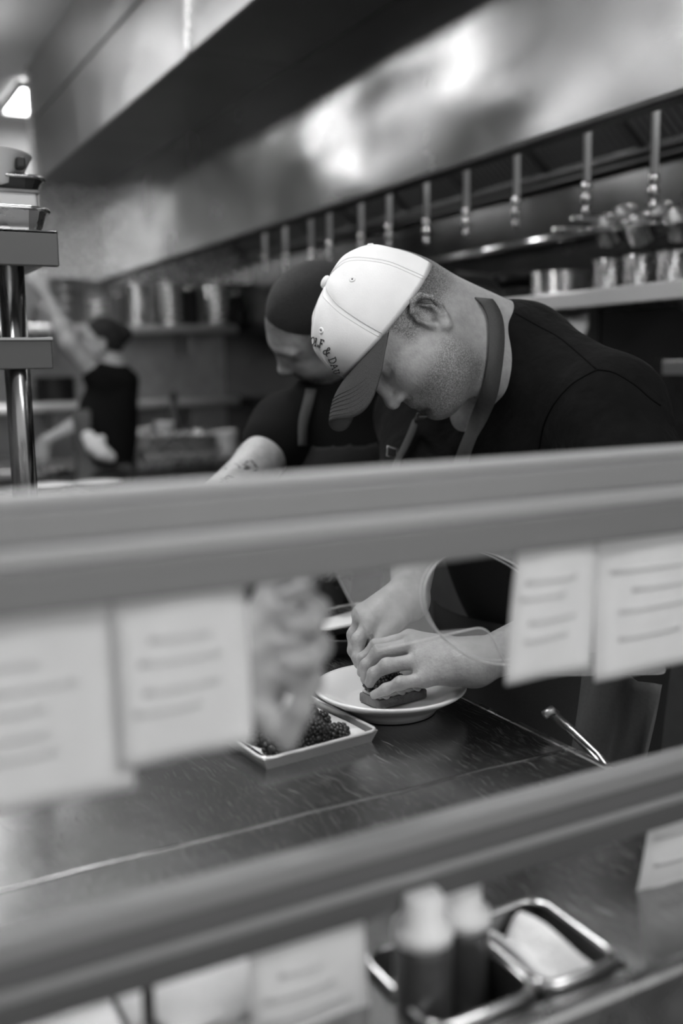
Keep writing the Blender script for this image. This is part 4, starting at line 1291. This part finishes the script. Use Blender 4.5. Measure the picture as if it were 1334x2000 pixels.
hand(body, Rwr, .030, [A3((722, 1214, 1.448), (700, 1250, 1.436), (700, 1284, 1.43), (710, 1310, 1.426)),
                       A3((708, 1206, 1.468), (692, 1240, 1.468), (691, 1270, 1.462), (701, 1297, 1.455)),
                       A3((706, 1200, 1.49), (697, 1232, 1.492), (699, 1262, 1.488), (708, 1285, 1.48)),
                       A3((712, 1194, 1.508), (706, 1222, 1.512), (710, 1246, 1.508), (718, 1266, 1.50))],
     A3((780, 1205, 1.47), (750, 1238, 1.448), (736, 1272, 1.432), (730, 1300, 1.422)))
def chef_hairy(V):
    l = to_local(V, HC, HM, HS); x, y, z = l[:, 0], np.abs(l[:, 1]), l[:, 2]
    near = np.linalg.norm(l, axis=1) < .20
    jaw = sstep(-.035, -.065, z) * sstep(-.02, .02, x) * sstep(-.150, -.12, z) * .75
    mus = np.exp(-((z + .054) / .008) ** 2) * sstep(.07, .085, x) * sstep(.03, .02, y) * .9
    chin = np.exp(-((z + .095) / .018) ** 2) * sstep(.06, .085, x) * .85
    hairb = sstep(-.055, -.01, z) * sstep(.012, -.015, x + .3 * np.maximum(0, -z)) * .85
    side = sstep(-.03, .0, z) * sstep(.045, .03, x) * sstep(.05, .06, y) * .8
    return np.where(near, np.clip(np.maximum.reduce([jaw, mus, chin, hairb, side]), 0, 1), 0)
_, BV, BF = sdf_part('body', body, .0024, 'skin', chef, 2, chef_hairy)

w_ = unit(Lsh - Rsh); fdir = unit([-w_[1] * -1, 0, 0]) if False else unit(np.cross(np.array([0, 0, 1.0]), -w_))
if fdir[0] > 0: fdir = -fdir
tors = SDF()
ub = mid - fdir * .03 + np.array([0, 0, -.02])
for sg, rr in ((1, .125), (-1, .125)):
    tors.cone(ub + w_ * sg * .085 + np.array([0, 0, -.05]), hipc + w_ * sg * .06, rr, .14, .06)
tors.cone(NB + np.array([.02, .0, -.02]), ub + np.array([0, 0, -.03]), .075, .115, .06)
tors.ell(hipc + fdir * .05 + np.array([0, 0, .10]), (.15, .17, .15), .06)
shirt = join(tors)
shirt.cone(NB + np.array([.0, -.010, -.004]), Lsh, .081, .088, .05)
shirt.cone(NB + np.array([.0, .02, -.004]), Rsh, .081, .086, .05)
shirt.cone(Lsh + w_ * .008, Lsh + (Lel - Lsh) * .82 + w_ * .02, .088, .080, .03)
shirt.cone(Rsh, Rsh + (Rel - Rsh) * .85, .084, .066, .03)
# neck opening
nax = unit(NB - HC)
shirt.cone(NB, NB - nax * .064, .083, .080, .02)
shirt.cone(HC, NB - nax * .102, .088, .068, .010, sub=True)
_, SV, SF = sdf_part('shirt', shirt, .0055, 'shirt', chef, 3)
sbv = bvh_of(SV, SF); bbv = bvh_of(BV, BF)
pants = SDF()
for sg in (1, -1):
    hp = hipc + w_ * sg * .085
    pants.cone(hp, (hp[0] + .01, hp[1], .50), .125, .085, .05).cone((hp[0] + .01, hp[1], .50), (hp[0] + .02, hp[1], .09), .085, .065, .03)
pants.ell(hipc + np.array([0, 0, .0]), (.15, .18, .10), .06)
sdf_part('trousers', pants, .011, 'pants', chef)
for sg in (1, -1):
    hp = hipc + w_ * sg * .085
    sh = SDF().ell((hp[0] - .04, hp[1], .045), (.135, .05, .04), .02).ell((hp[0] + .03, hp[1], .06), (.06, .045, .055), .02)
    sdf_part('shoe', sh, .008, 'black', chef)
sdf_part('apron', tors.inflated(.012), .009, 'apron', chef, 3, keep=lambda c, n: (n @ fdir > .12) & (c[:, 2] < 1.17) & (c[:, 2] > .84), solid=.004)
# apron skirt
g = []
for i in range(13):
    row = []
    a = (i / 12 - .5) * 2
    for j in range(12):
        p = hipc + fdir * (.245 - .06 * a * a) + w_ * a * .20 + np.array([0, 0, .02 - .50 * j / 11])
        row.append(tuple(p + fdir * .012 * math.sin(a * 9 + .2 * j) * j / 11))
    g.append(row)
wpart(MB().sheet(g, .004).build('apron_skirt', 'apron'), chef)
# straps follow the shirt and neck surface
def strap(path, width, nm, off=.004, th=.0025, bv=None, m='strap', root=None, wrap=False):
    pts = []; nr = []
    for px, py in path:
        hits = [h for h in (cast(b, px, py, off) for b in (bv or (sbv, bbv))) if h is not None]
        if not hits: continue
        h = min(hits, key=lambda q: (q[0] - Vector(CAM.tolist())).length)
        pts.append(h[0]); nr.append(h[1])
    if len(pts) < 2: return None
    if wrap: pts.insert(0, pts[0] + Vector((RC[:, 2] * -.035 + RC[:, 1] * .004 - RC[:, 0] * .012).tolist())); nr.insert(0, Vector((RC[:, 1] * .9 + RC[:, 2] * .3).tolist()))
    # smooth
    for _ in range(3):
        q = [p.copy() for p in pts]; n2 = [n.copy() for n in nr]
        for i in range(1, len(pts) - 1):
            pts[i] = (q[i - 1] + q[i] * 2 + q[i + 1]) / 4; nr[i] = (n2[i - 1] + n2[i] * 2 + n2[i + 1]).normalized()
    return wpart(MB().ribbon(pts, nr, width, th).build(nm, m), root if root is not None else chef)
def dense(P, n=5):
    P = [np.array(p, float) for p in P]; out = []
    for i in range(len(P) - 1):
        p0 = P[max(i - 1, 0)]; p1 = P[i]; p2 = P[i + 1]; p3 = P[min(i + 2, len(P) - 1)]
        for k in range(n):
            t = k / n
            out.append(tuple(.5 * ((2 * p1) + (p2 - p0) * t + (2 * p0 - 5 * p1 + 4 * p2 - p3) * t * t + (3 * p1 - p0 - 3 * p2 + p3) * t ** 3)))
    out.append(tuple(P[-1])); return out
strap(dense([(940, 588), (952, 602), (963, 628), (965, 670), (960, 720), (950, 780), (932, 835), (912, 885), (898, 930), (886, 985)]), .029, 'apron_strap', .006, wrap=True)
strap(dense([(826, 800), (812, 840), (796, 880), (780, 915), (772, 960)]), .014, 'apron_strap', .010)
h = cast(sbv, 776, 892, .014)
if h: wpart(MB().tube([h[0] + Vector((.010, 0, .004)), h[0] + Vector((-.010, 0, .010)), h[0] + Vector((-.011, 0, -.006)), h[0] + Vector((.009, 0, -.012))], .002, 6, True).build('buckle', 'dullsteel'), chef)
def seam(path, nm='seam', r=.0016, root=None, bv=None, m='seam', off=.0004):
    pts = [h[0] for h in (cast(bv or sbv, px, py, off) for px, py in path) if h is not None]
    if len(pts) > 2: wpart(MB().tube(pts, r, 6).build(nm, m), root if root is not None else chef)
seam(dense([(1006, 612), (1050, 636), (1090, 658), (1130, 690), (1166, 722)]))
seam(dense([(1166, 722), (1120, 748), (1085, 785), (1062, 830), (1052, 880)]))
seam(dense([(1166, 722), (1200, 728), (1240, 752), (1270, 778), (1290, 792)]))

# cap
cap_n, cap_m = 120, 36
def crown_pt(ph, t):
    c, s = math.cos(ph), math.sin(ph)
    zb = .028 + .021 * c - .010 * s * s
    bx = -.003 + (.110 if c > 0 else .106) * c; by = .0885 * s
    th = t * math.pi / 2
    r = math.sin(th) ** .71; h = max(0, math.cos(th)) ** .86
    x = bx * r - .010 * (1 - r); y = by * r
    z = zb + (.137 - zb) * h
    # seams sit in shallow grooves, panels puff a little, the cloth creases
    d = min(abs(((math.degrees(ph) - k * 60 + 180) % 360) - 180) for k in range(6))
    g = -.0016 * math.exp(-(d * r / 1.6) ** 2) + .0022 * (1 - math.exp(-(d / 15) ** 2)) * math.sin(math.pi * t)
    wr = .0011 * math.sin(9 * ph + 7 * t) * math.sin(math.pi * t) * (1 + math.sin(3.1 * ph + 11 * t)) * .6 + .0008 * math.sin(17 * t + 4 * ph)
    L_ = math.sqrt(x * x + y * y + (z - .03) ** 2) + 1e-9
    e = (g + wr * sstep(.05, .25, t)) / L_
    return np.array([x * (1 + e), y * (1 + e), z + (z - .03) * e])
vs = [hw(crown_pt(2 * math.pi * i / cap_n, .004 + .996 * j / cap_m)) for j in range(cap_m + 1) for i in range(cap_n)]
# turned-in hem
vs += [hw(crown_pt(2 * math.pi * i / cap_n, 1.0) * np.array([.965, .955, 1]) + np.array([0, 0, .012])) for i in range(cap_n)]
fs = [(j * cap_n + i, (j + 1) * cap_n + i, (j + 1) * cap_n + (i + 1) % cap_n, j * cap_n + (i + 1) % cap_n) for j in range(cap_m + 1) for i in range(cap_n)]
fs.append(tuple(range(cap_n)))
capo = wpart(MB().add(vs, fs, True).build('cap', 'capwhite'), chef)
cbv = BVHTree.FromPolygons([Vector(v.tolist()) for v in vs], fs)
def cpart(o): 
    o.parent = capo; return o
cpart(MB().lathe([(.0105, -.002), (.011, .001), (.0085, .0045), (.004, .0062), (0, .0066)], 20, hw((-.010, 0, .1385)), HM[:, 2]).build('button', 'capwhite'))
for k in range(6):
    ph = math.radians(k * 60)
    for dd in (-.030, .030):
        cpart(MB().tube([hw(crown_pt(ph + dd / max(.25, math.sin(j / 20 * 1.55)), .08 + .91 * j / 20) * 1.003) for j in range(21)], .00035, 4).build('stitch_line', 'whitethread'))
    ph = math.radians(k * 60 + 30); p0 = crown_pt(ph, .52); p1 = crown_pt(ph + .02, .52); p2 = crown_pt(ph, .54)
    nrm = np.cross(p1 - p0, p2 - p0); nrm = unit(nrm); nrm = nrm if nrm @ (p0 - np.array([0, 0, .03])) > 0 else -nrm
    e = cpart(MB().lathe([(.0018, .0004), (.0025, .0016), (.0042, .0016), (.0052, .0002), (.0052, -.001)], 16, hw(p0), HM @ nrm).build('eyelet', 'capwhite'))
    MB().lathe([(0, .0008), (.0013, .0008), (.0013, -.001)], 10, hw(p0), HM @ nrm).build('hole', 'thread', e) if False else None
    cpart(MB().lathe([(0, .0011), (.0012, .0009), (.0012, -.001)], 10, hw(p0), HM @ nrm).build('eyelet_hole', 'thread'))
# back opening of the cap shows cropped hair
# brim
def brim_pt(ph, e, up=0.0):
    b = crown_pt(ph, 1.0)
    u = ph / math.radians(66)
    f = max(0.0, 1 - abs(u) ** 4.2) ** .5
    tx_ = .180 * f + b[0] * (1 - f); ty_ = .093 * u * f + b[1] * (1 - f)
    tz_ = (.043 - 7.6 * ty_ * ty_) * f + b[2] * (1 - f)
    x = b[0] + (tx_ - b[0]) * e; y = b[1] + (ty_ - b[1]) * e
    z = b[2] - .002 + (tz_ - b[2]) * e + .006 * f * math.sin(math.pi * e) + up
    return hw((x, y, z))
bn, bm_ = 48, 14
phs = [math.radians(66) * (2 * i / bn - 1) for i in range(bn + 1)]
g = [[brim_pt(p, j / bm_) for j in range(bm_ + 1)] for p in phs]
bo = cpart(MB().sheet(g, .0032).build('brim', 'capdark'))
gv_ = [[g[i][j] for j in range(bm_ + 1)] for i in range(bn + 1)]
for r in range(6):
    e_ = .93 - r * .075
    pts = []
    for i in range(1, bn):
        p = np.array(brim_pt(phs[i], e_)) + HM[:, 2] * .0022
        if abs(phs[i]) < math.radians(60 - r * 1.5): pts.append(p)
    for k in range(0, len(pts) - 1, 1):
        a, b = np.array(pts[k]), np.array(pts[k + 1])
    o = MB()
    for k in range(len(pts) - 1):
        for q in (0, .5):
            a = np.array(pts[k]) * (1 - q) + np.array(pts[k + 1]) * q; b = np.array(pts[k]) * (1 - q - .3) + np.array(pts[k + 1]) * (q + .3)
            o.tube([a, b], .0005, 4)
    cpart(o.build('stitch_row', 'thread'))
# lettering embroidered on the front panels
GL = {
 'O': [[(.5 + .42 * math.cos(a), .5 + .5 * math.sin(a)) for a in np.linspace(0, 2 * math.pi, 20)]],
 'L': [[(.25, 1), (.25, 0)], [(.08, 1), (.42, 1)], [(.08, 0), (.85, 0), (.88, .22)]],
 'F': [[(.25, 1), (.25, 0)], [(.08, 0), (.42, 0)], [(.08, 1), (.86, 1), (.88, .80)], [(.25, .52), (.62, .52)], [(.62, .64), (.62, .40)]],
 '&': [[(.95, .05), (.78, .02), (.30, .66), (.28, .86), (.42, 1.0), (.58, .90), (.58, .72), (.20, .42), (.08, .22), (.22, .02), (.48, 0), (.70, .22), (.82, .52)], [(.68, .52), (.98, .52)]],
 'D': [[(.25, 1), (.25, 0)], [(.08, 1), (.45, 1), (.75, .88), (.90, .5), (.75, .12), (.45, 0), (.08, 0)]],
 'A': [[(.12, 0), (.50, 1), (.88, 0)], [(.28, .36), (.72, .36)], [(.0, 0), (.26, 0)], [(.72, 0), (1.0, 0)]],
 'U': [[(.22, 1), (.22, .3), (.36, .02), (.62, .02), (.78, .3), (.78, 1)], [(.05, 1), (.40, 1)], [(.62, 1), (.95, 1)]],
}
for ch, px, py, rot, hgt, wid in (('O', 611, 666, 8, 15, 8), ('L', 619, 668.5, 8, 15, 9), ('F', 628, 671, 14, 15, 9), ('&', 639.5, 686, 40, 16, 14), ('D', 650, 704, 70, 14, 13), ('A', 654, 715.5, 74, 12.5, 11), ('U', 657, 726, 78, 11, 9)):
    o = MB(); cr, sr = math.cos(math.radians(rot)), math.sin(math.radians(rot))
    for st in GL[ch]:
        pts = []
        for a, b in zip(st, st[1:]):
            for k in range(4):
                t_ = k / 4; u = (a[0] + (b[0] - a[0]) * t_ - .5) * wid; v = -(a[1] + (b[1] - a[1]) * t_ - .5) * hgt
                h = cast(cbv, px + u * cr - v * sr, py + u * sr + v * cr, .0003)
                if h and (h[0] - Vector(HC.tolist())).length < .2: pts.append(h[0])
        u = (st[-1][0] - .5) * wid; v = -(st[-1][1] - .5) * hgt
        h = cast(cbv, px + u * cr - v * sr, py + u * sr + v * cr, .0003)
        if h: pts.append(h[0])
        if len(pts) > 1: o.tube(pts, .00085, 5)
    if o.v: cpart(o.build('letter', 'thread'))

# ------------------------------------------------------------------ second cook, cropped hair, looking down
cook = empty('person', (1.06, 2.16, 0)); tag(cook, 'bareheaded cook with cropped dark hair and tattooed arm behind the chef in the cap', 'person')
C2 = at(615, 636, 2.06); F2 = RC @ unit([-.74, -.66, -.03]); U2 = RC @ unit([-.40, .49, .77]); U2 = unit(U2 - F2 * (U2 @ F2)); L2 = np.cross(U2, F2)
M2 = np.stack([F2, L2, U2], 1)
def h2(p): return M2 @ np.array(p, float) + C2
b2 = head_sdf(0).moved(C2, M2, 1.0)
nb2 = at(668, 765, 2.17); rs2 = at(560, 838, 2.12); ls2 = at(800, 835, 2.28); re2 = at(505, 905, 2.03); rw2 = at(405, 985, 1.90); hip2 = np.array([1.08, 2.20, .93])
md2 = (rs2 + ls2) / 2
b2.cone(h2((-.03, 0, -.05)), nb2, .058, .062, .03).cone(nb2, md2, .055, .06, .03).cone(md2, hip2, .06, .09, .03)
b2.cone(rs2, re2, .052, .046, .02).cone(re2, rw2, .046, .030, .02).cone(ls2, ls2 + np.array([.05, -.12, -.25]), .05, .04, .02)
le2 = ls2 + np.array([.05, -.12, -.25]); lw2 = np.array([1.0, 1.93, 1.00]); b2.cone(le2, lw2, .04, .028, .02)
def fing(s, base, d, side, up, L_=.075, curl=.5):
    """four relaxed fingers and a thumb from a wrist along direction d"""
    fs_ = []
    for j in range(4):
        m_ = base + d * .085 + side * (.030 - .020 * j)
        l = L_ * (.9, 1.0, .93, .72)[j]
        p1 = m_ + d * l * .5 - up * curl * .012; p2 = p1 + d * l * .3 - up * curl * .022; p3 = p2 + d * l * .18 - up * curl * .022
        fs_.append([m_, p1, p2, p3])
    th_ = [base + d * .03 + side * .028, base + d * .06 + side * .05 - up * .01, base + d * .088 + side * .055 - up * .02, base + d * .11 + side * .05 - up * .03]
    hand(s, base, .027, fs_, th_)
dr = unit(rw2 - re2); fing(b2, rw2, dr, unit(np.cross(dr, [0, 0, 1.0])), np.array([0, 0, 1.0]))
dl = unit(lw2 - le2); fing(b2, lw2, dl, -unit(np.cross(dl, [0, 0, 1.0])), np.array([0, 0, 1.0]))
def hairy2(V):
    l = to_local(V, C2, M2, 1.0); x, y, z = l[:, 0], np.abs(l[:, 1]), l[:, 2]
    near = np.linalg.norm(l, axis=1) < .18
    jaw = sstep(-.05, -.075, z) * sstep(-.01, .03, x) * sstep(-.135, -.12, z) * 1.0
    mus = np.exp(-((z + .055) / .010) ** 2) * sstep(.07, .085, x) * sstep(.036, .024, y) * 2
    goat = sstep(-.072, -.082, z) * sstep(.055, .075, x) * 1.8
    brow = np.exp(-((z - .026) / .006) ** 2) * sstep(.05, .065, x) * sstep(.008, .014, y) * .9
    edge = np.maximum(sstep(.052, .078, z) * .8, sstep(.055, .03, x) * sstep(-.03, .0, z) * .85)
    return np.where(near, np.clip(np.maximum.reduce([jaw, mus, goat, brow, edge]), 0, 2), 0)
_, V2, F2_ = sdf_part('body', b2, .0036, 'skin2', cook, 2, hairy2)
hr = SDF().ell((-.018, 0, .046), (.0995, .0805, .0885), .01).ell((-.055, 0, -.01), (.058, .068, .055), .03)
hr.ell((.095, 0, -.005), (.070, .095, .078), .012, sub=True).ell((.035, 0, -.075), (.085, .12, .060), .012, sub=True)
sdf_part('hair', hr.moved(C2, M2, 1.0), .004, 'hair', cook)
t2 = SDF(); w2 = unit(ls2 - rs2); f2 = unit(np.cross(np.array([0, 0, 1.0]), w2)); f2 = f2 if f2[1] < 0 else -f2
for sg in (1, -1): t2.cone(md2 + w2 * sg * .075 + np.array([0, 0, -.06]), hip2 + w2 * sg * .05, .105, .12, .06)
t2.cone(nb2 + np.array([0, .01, -.03]), md2 + np.array([0, -.005, -.03]), .068, .112, .05)
s2 = join(t2)
s2.cone(nb2 + np.array([0, .01, -.01]), rs2, .070, .072, .05).cone(nb2 + np.array([0, .01, -.01]), ls2, .070, .072, .05)
s2.cone(rs2, rs2 + (re2 - rs2) * .42, .074, .070, .03).cone(ls2, ls2 + np.array([.03, -.07, -.16]), .074, .066, .03)
s2.cone(nb2 + np.array([0, .0, -.02]), nb2 - unit(nb2 - C2) * .04, .080, .072, .02)
s2.cone(C2, nb2 - unit(nb2 - C2) * .085, .078, .060, .010, sub=True)
_, S2V, S2F = sdf_part('shirt', s2, .0065, 'shirt2', cook, 3)
s2bv = bvh_of(S2V, S2F); b2bv = bvh_of(V2, F2_)
sdf_part('apron', t2.inflated(.010), .009, 'apron', cook, 3, keep=lambda c, n: (n @ f2 > .1) & (c[:, 2] < 1.24) & (c[:, 2] > .82), solid=.004)
strap(dense([(608, 765), (598, 795), (588, 830), (586, 870)]), .022, 'apron_strap', .008, bv=(s2bv, b2bv), root=cook)
p2 = SDF()
for sg in (1, -1):
    hp = hip2 + w2 * sg * .08
    p2.cone(hp, (hp[0], hp[1], .5), .115, .08, .05).cone((hp[0], hp[1], .5), (hp[0], hp[1], .09), .08, .06, .03)
sdf_part('trousers', p2, .012, 'pants', cook)
for sg in (1, -1):
    hp = hip2 + w2 * sg * .08
    sdf_part('shoe', SDF().ell((hp[0], hp[1] - .04, .045), (.05, .13, .04), .02).ell((hp[0], hp[1] + .03, .06), (.045, .06, .055), .02), .009, 'black', cook)
# tattoo marks on the forearm
for k in range(26):
    cx0, cy0 = ((482, 912), (482, 912), (438, 938), (447, 930))[k % 4]
    px = cx0 + random.gauss(0, 11 if k % 4 < 2 else 5); py = cy0 + random.gauss(0, 6 if k % 4 < 2 else 10); a = random.uniform(-.9, .9)
    seam([(px - 4 * math.cos(a), py - 4 * math.sin(a)), (px, py + random.uniform(-2, 2)), (px + 4 * math.cos(a), py + 4 * math.sin(a))], 'tattoo', .0032, cook, b2bv, 'tattoo', -.0024)

# ------------------------------------------------------------------ third cook far left, arm raised
far = empty('person', (1.42, 5.0, 0)); tag(far, 'cook in black top reaching up with one arm in the left background', 'person')
C3 = at(196, 668, 5.0); F3 = unit([-.95, .25, .10]); U3 = unit([.15, .0, .98]); U3 = unit(U3 - F3 * (U3 @ F3)); M3 = np.stack([F3, np.cross(U3, F3), U3], 1)
def h3(p): return M3 @ np.array(p, float) + C3
b3 = head_sdf(0).moved(C3, M3, .95)
nb3 = at(222, 712, 5.02); sh3 = at(196, 742, 4.93); el3 = at(138, 672, 4.85); wr3 = at(88, 572, 4.88); hip3 = at(205, 945, 5.0); ls3 = at(246, 745, 5.12)
md3 = (sh3 + ls3) / 2
b3.cone(h3((-.03, 0, -.05)), nb3, .05, .055, .03).cone(nb3, md3, .055, .08, .04).cone(md3, hip3, .09, .10, .04)
b3.cone(sh3, el3, .058, .050, .03).cone(el3, el3 + (wr3 - el3) * .3, .050, .046, .02).cone(el3 + (wr3 - el3) * .3, wr3, .046, .03, .02)
d3 = unit(at(62, 535, 4.88) - wr3); fing(b3, wr3, d3, unit(np.cross(d3, RC[:, 2])), RC[:, 2], .07, .8)
la3 = at(140, 838, 4.95); lh3 = at(88, 862, 4.9)
b3.cone(ls3, la3, .05, .042, .03).cone(la3, lh3, .042, .03, .02)
d3 = unit(at(78, 905, 4.88) - lh3); fing(b3, lh3, d3, unit(np.cross(d3, RC[:, 2])), RC[:, 2], .07, .8)
sdf_part('body', b3, .006, 'skin3', far, 2, lambda V: np.zeros(len(V)))
h3s = SDF().ell((-.02, 0, .042), (.104, .086, .092), .01).ell((-.05, 0, .0), (.07, .074, .07), .03).ell((-.115, 0, .055), (.05, .05, .05), .02)
h3s.ell((.095, 0, -.015), (.075, .1, .07), .012, sub=True)
sdf_part('hair', h3s.moved(C3, M3, .95), .006, 'hair', far)
t3 = SDF()
for a, b, ra, rb in ((md3 + np.array([0, 0, -.03]), hip3, .125, .135),): t3.cone(a, b, ra, rb, .05)
t3.ell(md3 + (hip3 - md3) * .45 + np.array([-.02, 0, 0]), (.15, .125, .22), .05)
s3 = join(t3).cone(nb3 + np.array([0, 0, -.04]), md3, .06, .10, .04).cone(sh3 + unit(sh3 - el3) * .02, sh3 + (el3 - sh3) * .12, .080, .074, .03).cone(ls3, ls3 + (la3 - ls3) * .5, .07, .06, .03)
sdf_part('shirt', s3, .010, 'shirt2', far, 3)
lf = -RC[:, 0] * .8 + RC[:, 2] * .25
sdf_part('apron', t3.inflated(.015), .010, 'apronlight', far, 3, keep=lambda c, n: ((n @ unit(lf) > .45) & (c[:, 2] < 1.22)) | (c[:, 2] < hip3[2] + .10), solid=.004)
p3 = SDF()
for sg in (1, -1):
    hp = hip3 + np.array([.0, .08 * sg, 0]); p3.cone(hp, (hp[0], hp[1], .5), .115, .08, .05).cone((hp[0], hp[1], .5), (hp[0], hp[1], .09), .08, .06, .03)
sdf_part('trousers', p3, .014, 'pants', far)
for sg in (1, -1):
    hp = hip3 + np.array([.0, .08 * sg, 0]); sdf_part('shoe', SDF().ell((hp[0] - .04, hp[1], .045), (.13, .05, .04), .02).ell((hp[0] + .03, hp[1], .06), (.06, .045, .055), .02), .01, 'black', far)
tw = SDF().chain([at(170, 853, 4.80), at(184, 872, 4.79), at(200, 885, 4.79), at(216, 893, 4.80)], [.028, .036, .036, .026], .02).ell(at(198, 858, 4.79), .022, .02).ell(at(176, 850, 4.79), .02, .02)
V, F = tw.mesh(.006, 2)
tw_o = mesh_obj('tucked_towel', V, F, 'towel'); wpart(tw_o, far)

# ------------------------------------------------------------------ blurred hand close to the viewer, holding the ticket edge
hb = empty('person', (-.25, .72, 0)); tag(hb, 'blurred hand gripping the ticket edge below the upper rail', 'person')
bh = SDF()
kw = at(470, 1330, .735); el_ = np.array([-.30, .74, 1.16])
bh.cone(el_, kw, .042, .028, .02)
bh.cone(el_, np.array([-.60, .80, 1.30]), .042, .055, .02)
K = lambda *L: [at(*q) for q in L]
hand(bh, kw, .027, [K((540, 1318, .715), (603, 1328, .695), (584, 1388, .69), (560, 1452, .69)),
                    K((545, 1262, .725), (618, 1262, .705), (606, 1286, .68), (560, 1296, .672)),
                    K((540, 1200, .735), (616, 1192, .715), (610, 1214, .69), (562, 1224, .68)),
                    K((530, 1150, .745), (596, 1136, .73), (594, 1156, .705), (556, 1166, .695))],
     K((500, 1340, .725), (515, 1375, .71), (522, 1400, .70), (530, 1425, .695)), mcp_r=.010)
o, _, _ = sdf_part('body', bh, .003, 'skin4', hb, 2, lambda V: np.zeros(len(V)))
